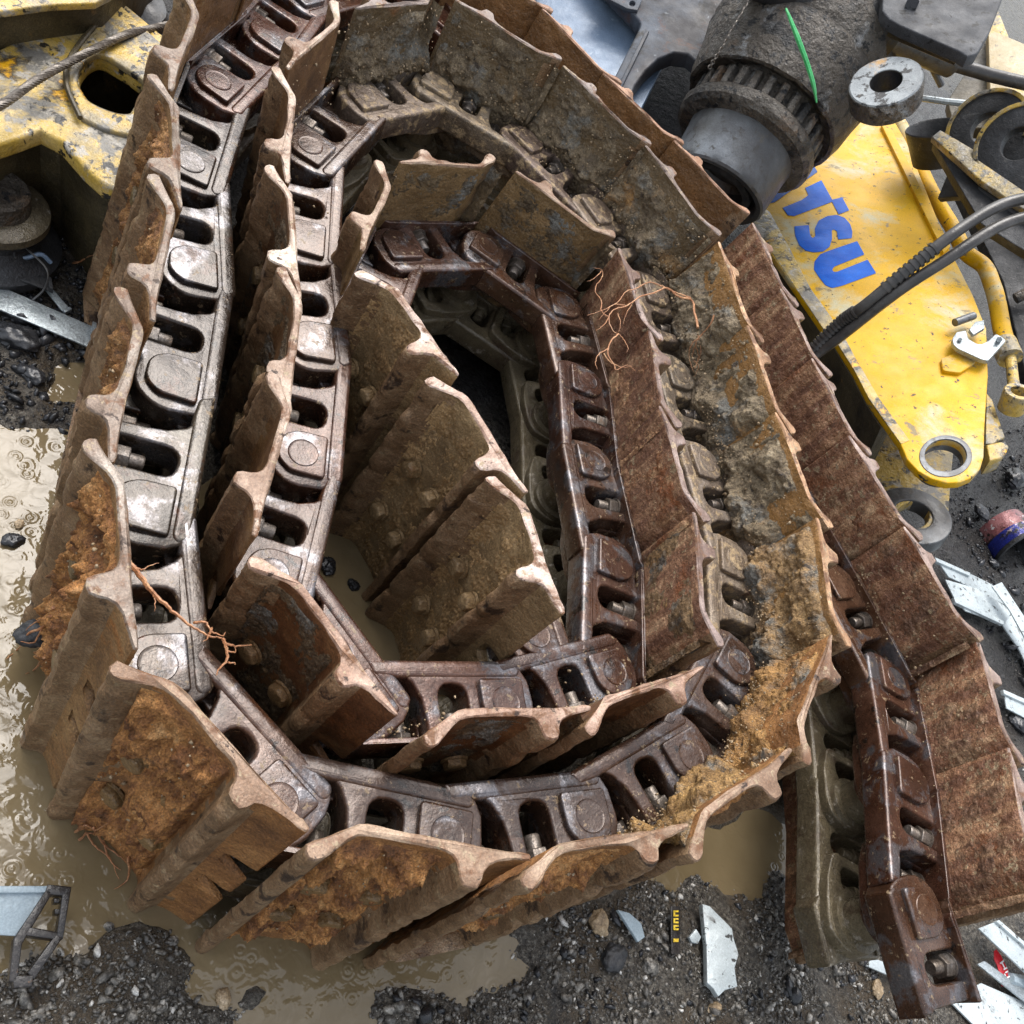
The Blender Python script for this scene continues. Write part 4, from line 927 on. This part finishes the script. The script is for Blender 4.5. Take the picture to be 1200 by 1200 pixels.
slab('top_flange', ub, PT2, [[(-120, -90), (200, -90), (130, -6), (112, 3), (60, 5), (0, 13), (-120, 30)]], .012, M_YELDIRTY, .003)
slab('web', ub, PT2, [[(-120, -60), (200, -80), (122, -4), (60, 2), (0, 9), (-120, 26)]], .16, M_SOOT, .003, -.0125)
gl = lathe_mesh([(-.03, 0), (-.03, .05), (.0, .062), (.02, .055), (.03, .03), (.03, 0)], 24); roughen(gl, .008, 18, 2); gl.transform(axis_matrix(atz(155, 10, .22), Vector((.1, -.2, 1))))
tag(place('grey_fitting', gl, None, M_STEEL), 'small lumpy grey fitting behind the yellow casting', 'fitting')
ro_ = atz(-3, 222, .15)
rl = thing('track_roller', 'dark flanged steel roller cut off by the left edge', 'roller', ro_)
lathe_at('roller_hub', rl, ro_, (0, -.05, 1), [(-.03, .046), (.0, .044), (.004, .040), (.002, .030), (-.004, .028), (-.006, 0)], M_HUB, 48, .0006)
lathe_at('roller_flange', rl, ro_, (0, -.05, 1), [(-.055, .040), (-.052, .070), (-.046, .074), (-.034, .073), (-.030, .066), (-.028, .045)], M_BUSH, 48)
lathe_at('roller_shell', rl, ro_, (0, -.05, 1), [(-.14, .060), (-.125, .092), (-.105, .094), (-.10, .088), (-.075, .060), (-.055, .058)], M_BLACKPLATE, 48)

def rope(pts, R_, r_, strands=6, turns_per_m=38, sub=10):
    cp = catmull(pts, sub); n = len(cp); L = [0]
    for a, b in zip(cp, cp[1:]): L.append(L[-1]+(b-a).length)
    out = []
    for s_ in range(strands):
        q = []
        for k in range(n*6):
            f_ = k/(n*6-1)*(n-1); i = min(int(f_), n-2); fr_ = f_-i; p = cp[i].lerp(cp[i+1], fr_); t = (cp[i+1]-cp[i]).normalized()
            a = t.cross(Vector((0, 0, 1))).normalized(); b = t.cross(a); ang = (L[i]+(L[i+1]-L[i])*fr_)*turns_per_m*2*pi/1.0*.8+2*pi*s_/strands
            q.append(p+(a*cos(ang)+b*sin(ang))*R_)
        out.append(tube(q, r_, 6))
    return out
rp = [atz(-60, 150, .29), atz(0, 124, .296), atz(40, 96, .296), atz(75, 76, .296), atz(110, 58, .296), atz(150, 40, .296), atz(180, 33, .29), atz(215, 26, .28)]
rt = thing('wire_rope', 'twisted steel wire rope lying across the yellow casting', 'wire rope', rp[3])
for me in rope(rp, .0032, .0030, 6, 30): place('strand', me, rt, M_ROPE)

profile_bar('grey aluminium channel on black rubble at the left edge', [(-30, 322), (-25, 352), (112, 410), (112, 384)], .035, M_GALV, .014, .012, 'grey metal bars on the black rubble')
profile_bar('dark flat bar behind the grey channel at the left edge', [(-20, 296), (-20, 312), (62, 342), (60, 328)], .05, M_BLACKPLATE, .01, .006, 'grey metal bars on the black rubble')
profile_bar('thin bright strip slanting toward the coil at the left', [(38, 320), (44, 318), (84, 364), (76, 368)], .03, M_GALV, .006, .004, 'grey metal bars on the black rubble')
for pts, r_, lab, cat, mt in (([(12, 268, .08), (30, 290, .09), (55, 316, .10), (52, 338, .07), (38, 352, .05)], .0016, 'bent thin grey wire hanging below the roller', 'wire', M_STEEL),
                         ([(13, 270, .08), (17, 296, .08), (18, 302, .08)], .0018, 'short straight wire below the roller', 'wire', M_STEEL),
                         ([(8, 300, .06), (30, 302, .07), (48, 298, .08), (60, 308, .07)], .0035, 'pale blue plastic strap on the rubble below the roller', 'strap', M_PANEL)):
    tag(place('scrap_wire' if cat == 'wire' else 'plastic_strap', tube([atz(*p) for p in pts], r_, 6, 5), None, mt), lab, cat)

# ---- broken plastic tray at the bottom left
PZ = Plane(atz(40, 1080, .05), Vector((.05, -.02, 1)))
tr = thing('broken_tray', 'broken black plastic tray with a grey panel standing in the puddle', 'plastic tray', PZ.o)
slab('grey_panel', tr, PZ, [[(-90, 1040), (54, 1040), (52, 1048), (18, 1097), (-90, 1090)]], .004, M_GREYPL, .001, .004)
slab('panel_rim', tr, PZ, [[(-90, 1038), (58, 1038), (54, 1046), (-90, 1047)]], .010, M_GREYPL, .001, .010)
for pts in ([(56, 1036), (84, 1039), (80, 1050), (52, 1048)], [(84, 1039), (74, 1100), (66, 1098), (73, 1048)], [(74, 1098), (40, 1148), (32, 1140), (66, 1094)], [(56, 1040), (16, 1100), (10, 1150), (20, 1152), (26, 1106), (62, 1046)],
            [(34, 1086), (68, 1092), (66, 1101), (28, 1096)], [(14, 1144), (40, 1142), (38, 1156), (16, 1158)]):
    slab('frame_bar', tr, PZ, [pts], .022, M_BLACKPL, .0015, .012)
slab('inner_lip', tr, PZ, [[(57, 1110), (62, 1112), (42, 1142), (36, 1138)]], .006, M_GALV, .0008, .0)
for x, y in ((66, 1055), (67, 1068)): slab('clip', tr, PZ, [[(x-3, y-3), (x+4, y-3), (x+4, y+3), (x-3, y+3)]], .02, M_BLACKPL, .001, .004)

# ---- small scrap on the gravel at the bottom
def chip(name, label, cat, pts, z, mat, th=.006, n=(0, 0, 1), rr_=.001, roughn=.0005, off=0):
    pl = Plane(atz(*pts[0], z), n); me = curve_mesh([roundpoly(pl.poly(pts), rr_)], -th, 0, min(.001, th*.3)); roughen(me, roughn, 60, 1)
    me.transform(pl.M); return tag(place(name, me, None, mat), label, cat)
chip('white_board_scrap', 'chipped white painted board scrap on the gravel below the coil', 'board scrap', [(823, 1059), (832, 1062), (846, 1076), (858, 1088), (860, 1100), (866, 1118), (861, 1134), (864, 1156), (850, 1160), (842, 1168), (836, 1158), (829, 1152), (828, 1110)], .034, M_ALU, .012, (-.15, -.05, 1), .001)
chip('white_chip', 'small white chip left of the white board scrap', 'chip', [(808, 1098), (816, 1088), (822, 1098), (818, 1106), (811, 1104)], .026, M_ALU, .006)
chip('pale_glass_shard', 'pale greenish shard with a rounded end on the gravel', 'shard', [(724, 1066), (738, 1070), (752, 1082), (756, 1098), (748, 1104), (742, 1094), (734, 1082)], .03, M_GREYPL, .006)
lb_ = chip('yellow_label', 'small black sticker with yellow lettering on the gravel', 'label', [(786, 1062), (797, 1062), (797, 1118), (787, 1118)], .027, M_BLACKPL, .002)
PLb = Plane(atz(786, 1062, .0285), (0, 0, 1))
for k, (y0_, y1_) in enumerate(((1067, 1074), (1076, 1082), (1084, 1090), (1100, 1104))):
    pl = PLb; me = join([curve_mesh([pl.poly([(789, y0_), (795, y0_), (795, y0_+2), (789, y0_+2)])], -.0004, .0006), curve_mesh([pl.poly([(789, y0_), (791, y0_), (791, y1_), (789, y1_)])], -.0004, .0007), curve_mesh([pl.poly([(789, y1_-2), (795, y1_-2), (795, y1_), (789, y1_)])], -.0004, .0006)])
    me.transform(pl.M); rebase(me, lb_.location); obj('letter', me, lb_, M_YPRINT)
def rock(label, px, py, r, mat, seed, sq=(1, .8, .6), cat='stone', name='stone', z=None, grp=None):
    me = bpy.data.meshes.new('r'); b_ = bmesh.new(); bmesh.ops.create_icosphere(b_, subdivisions=4, radius=1)
    q = Matrix.Rotation(seed, 3, 'Z'); off = Vector((seed*3, 1, 2))
    for v in b_.verts:
        d = v.co.copy(); k = 1+.30*fbm(d*1.2+off, 4)+.10*fbm(d*4+off, 4); v.co = q @ Vector((d.x*sq[0], d.y*sq[1], d.z*sq[2]))*r*k
    b_.to_mesh(me); b_.free(); p = atz(px, py, 0); h = max(gheight(p.x, p.y), WATER_Z) if z is None else z; p = atz(px, py, h+r*.2)
    return tag(obj(name, me, None, mat, loc=p, smooth=60), label, cat, grp)
rock('rounded black rubber-like lump on the gravel below the coil', 720, 1122, .022, M_BLACKPLATE, 1.2, cat='lump', name='black_lump')
rock('muddy brown clod under the lower edge of the coil', 702, 1082, .020, M_CRUMB, 2.2, cat='clod', name='mud_clod')
rock('dark stone near the pale shard on the gravel', 762, 1132, .014, M_GRAVEL, 3.1)
rock('angular tan stone at the bottom edge beside the end link', 838, 1182, .013, M_CRUMB, 4.0, (1, .7, .4))
rock('pale tan stone between the two end links', 1028, 1158, .017, M_CRUMB, 5.0, (1, .7, .4))
rock('larger wet clod in the bright left puddle', 15, 633, .013, M_SHARD, 1.1, cat='clod', name='mud_clod')
rock('small brown clod in the bright left puddle', 23, 614, .007, M_CRUMB, 1.9, cat='clod', name='mud_clod')
rock('small brown clod standing in the brown puddle at the bottom', 262, 1170, .011, M_CRUMB, 2.6, cat='clod', name='mud_clod')
rock('lone grey pebble in the brown puddle near the tray', 128, 1086, .006, M_GRAVEL, 2.9, name='pebble', cat='pebble')
rock('dark pebble in the brown puddle under the lower shoes', 202, 1103, .007, M_GRAVEL, .9, name='pebble', cat='pebble')
rock('glossy black clod in the small pool inside the coil', 385, 663, .016, M_SHARD, 2.0, cat='clod', name='mud_clod')
rock('second smaller black clod in the pool inside the coil', 414, 685, .011, M_SHARD, 3.3, cat='clod', name='mud_clod')
rock('muddy black lump against the outer shoes at the left', 42, 742, .022, M_BLACKPLATE, 3.9, cat='clod', name='mud_clod', z=.06)
for k, (x, y, r) in enumerate(((20, 395, .03), (60, 380, .02), (40, 440, .018), (1190, 560, .05), (1150, 600, .03), (1165, 660, .02), (1185, 1000, .03), (1195, 850, .03), (1120, 180, .05))):
    rock(['flat black slab on the rubble at the left edge', 'wedge of black scrap above the little puddle', 'small black scrap beside the little puddle', 'big dark lump right of the lower arm eye', 'dark lump left of the printed can', 'dark lump above the white profiles',
          'dark stone showing beside the rusty strip low at right', 'dark stone at the right edge by the white profile end', 'dark lump below the black tube end'][k], x, y, r, M_SHARD, k*1.3+.4, (1, .7, .45), cat='lump', name='black_lump')

# ---- roots
bpy.context.view_layer.update(); DG = bpy.context.evaluated_depsgraph_get()
def surf(x, y, lift=.004):
    ok, loc, nrm, *_ = SC.ray_cast(DG, EYE, ray(x, y)); return loc - ray(x, y)*lift if ok else atz(x, y, .05)
def root(label, paths, r0):
    me = []; allp = []
    for pts, k in paths:
        rr = [r0*k*(1-.75*j/(len(pts)-1)) for j in range(len(pts))]
        P3 = [atz(p[0], p[1], p[2]) if p[2] else surf(p[0], p[1]) for p in pts]; allp += P3
        cp = catmull(P3, 5); rj = random.Random(len(me)+3); n = len(cp)
        cp = [c+Vector((rj.gauss(0, 1), rj.gauss(0, 1), rj.gauss(0, 1)))*.0004 for c in cp]
        me.append(tube(cp, [rr[0]+(rr[-1]-rr[0])*j/(n-1) for j in range(n)], 6))
    return tag(place('root', join(me), None, M_ROOT), label, 'root')
def D3(pts, d): return [(x, y, d) for x, y in pts]
z5 = lambda pts, d, o=(670, 300), s=180/1200: [(o[0]+a*s, o[1]+b*s, d) for a, b in pts]
root('tangled orange root hanging over the shoe edges inside the coil', [
    (z5([(985, 560), (960, 440), (940, 345), (840, 320), (740, 250), (640, 290), (530, 320), (430, 390), (330, 420), (290, 490), (320, 580), (370, 610)], .425), 1.3),
    (z5([(930, 330), (830, 290), (710, 240), (600, 205), (500, 255), (420, 280), (370, 350), (250, 420), (120, 465)], .425), .9),
    (z5([(370, 610), (310, 660), (280, 760), (330, 850), (350, 890), (430, 850), (500, 900)], .425), .8),
    (z5([(370, 610), (410, 660), (440, 720), (430, 750)], .425), .6), (z5([(290, 720), (210, 770), (185, 830), (200, 880)], .425), .6),
    (z5([(290, 480), (230, 430), (230, 350), (180, 260), (235, 170), (235, 110), (170, 90)], .425), .7), (z5([(230, 120), (170, 180), (120, 200)], .425), .45),
    (z5([(290, 480), (250, 540), (190, 580)], .425), .6), (z5([(360, 450), (380, 520), (370, 590)], .425), .55), (z5([(470, 380), (420, 460), (400, 530)], .425), .4),
    (z5([(430, 390), (330, 380), (260, 440), (210, 500)], .425), .5), (z5([(250, 760), (300, 830), (370, 860), (410, 870), (470, 860)], .425), .5)], .0017)
root('reddish fibrous roots stuck on the muddy inner shoes', [
    (z5([(1110, 460), (1080, 540), (1020, 610), (970, 680), (990, 780), (960, 880)], 0), .8), (z5([(1020, 610), (930, 700), (920, 800), (950, 900)], 0), .6),
    (z5([(990, 620), (1010, 740), (985, 830)], 0), .5), (z5([(970, 690), (940, 790), (990, 860), (960, 940)], 0), .5)], .0018)
z6 = lambda pts, d: z5(pts, d, (120, 640), 180/1200)
root('long thin root lying across the left links', [
    (z6([(165, 50), (220, 140), (290, 220), (350, 310), (420, 390), (510, 470), (610, 560), (720, 640), (830, 700), (940, 720)], .335), 1.5),
    (z6([(240, 150), (300, 180), (370, 155), (440, 130)], .335), .5), (z6([(720, 600), (800, 595), (850, 660), (930, 700), (965, 670)], .335), .7),
    (z6([(940, 720), (970, 800), (970, 900), (910, 960), (890, 1010)], .335), .9), (z6([(960, 760), (1040, 780), (1170, 770)], .335), .7), (z6([(975, 910), (1030, 915), (1035, 925)], .335), .5),
    (z6([(830, 690), (860, 640), (820, 720), (790, 740)], .335), .6), (z6([(980, 820), (1040, 830), (1030, 780)], .335), .5), (z6([(400, 380), (410, 440), (412, 510)], .335), .4)], .0024)
root('red fibrous root against the outer left shoes', [(D3([(62, 712), (50, 735), (34, 742), (22, 760), (8, 772)], 0), 1), (D3([(50, 735), (40, 752), (24, 752)], 0), .7), (D3([(60, 722), (44, 728), (30, 738)], 0), .7), (D3([(52, 770), (40, 785), (30, 790)], 0), .7)], .0022)
root('matted red roots hanging from the soil in the lower left shoe', [(D3([(88, 975), (100, 967), (112, 972), (126, 965)], 0), .9), (D3([(92, 985), (104, 976), (118, 980)], 0), .8), (D3([(110, 970), (122, 990), (136, 1000), (150, 1012)], 0), .8),
    (D3([(100, 975), (112, 992), (128, 1006), (140, 1030)], 0), .7), (D3([(150, 1005), (150, 1030), (134, 1042)], 0), .8), (D3([(120, 985), (130, 1010), (142, 1020)], 0), .7)], .0020)
root('pale twig sticking out of the left shoes', [(D3([(86, 308), (95, 306), (105, 300), (114, 299)], 0), 1)], .0022)
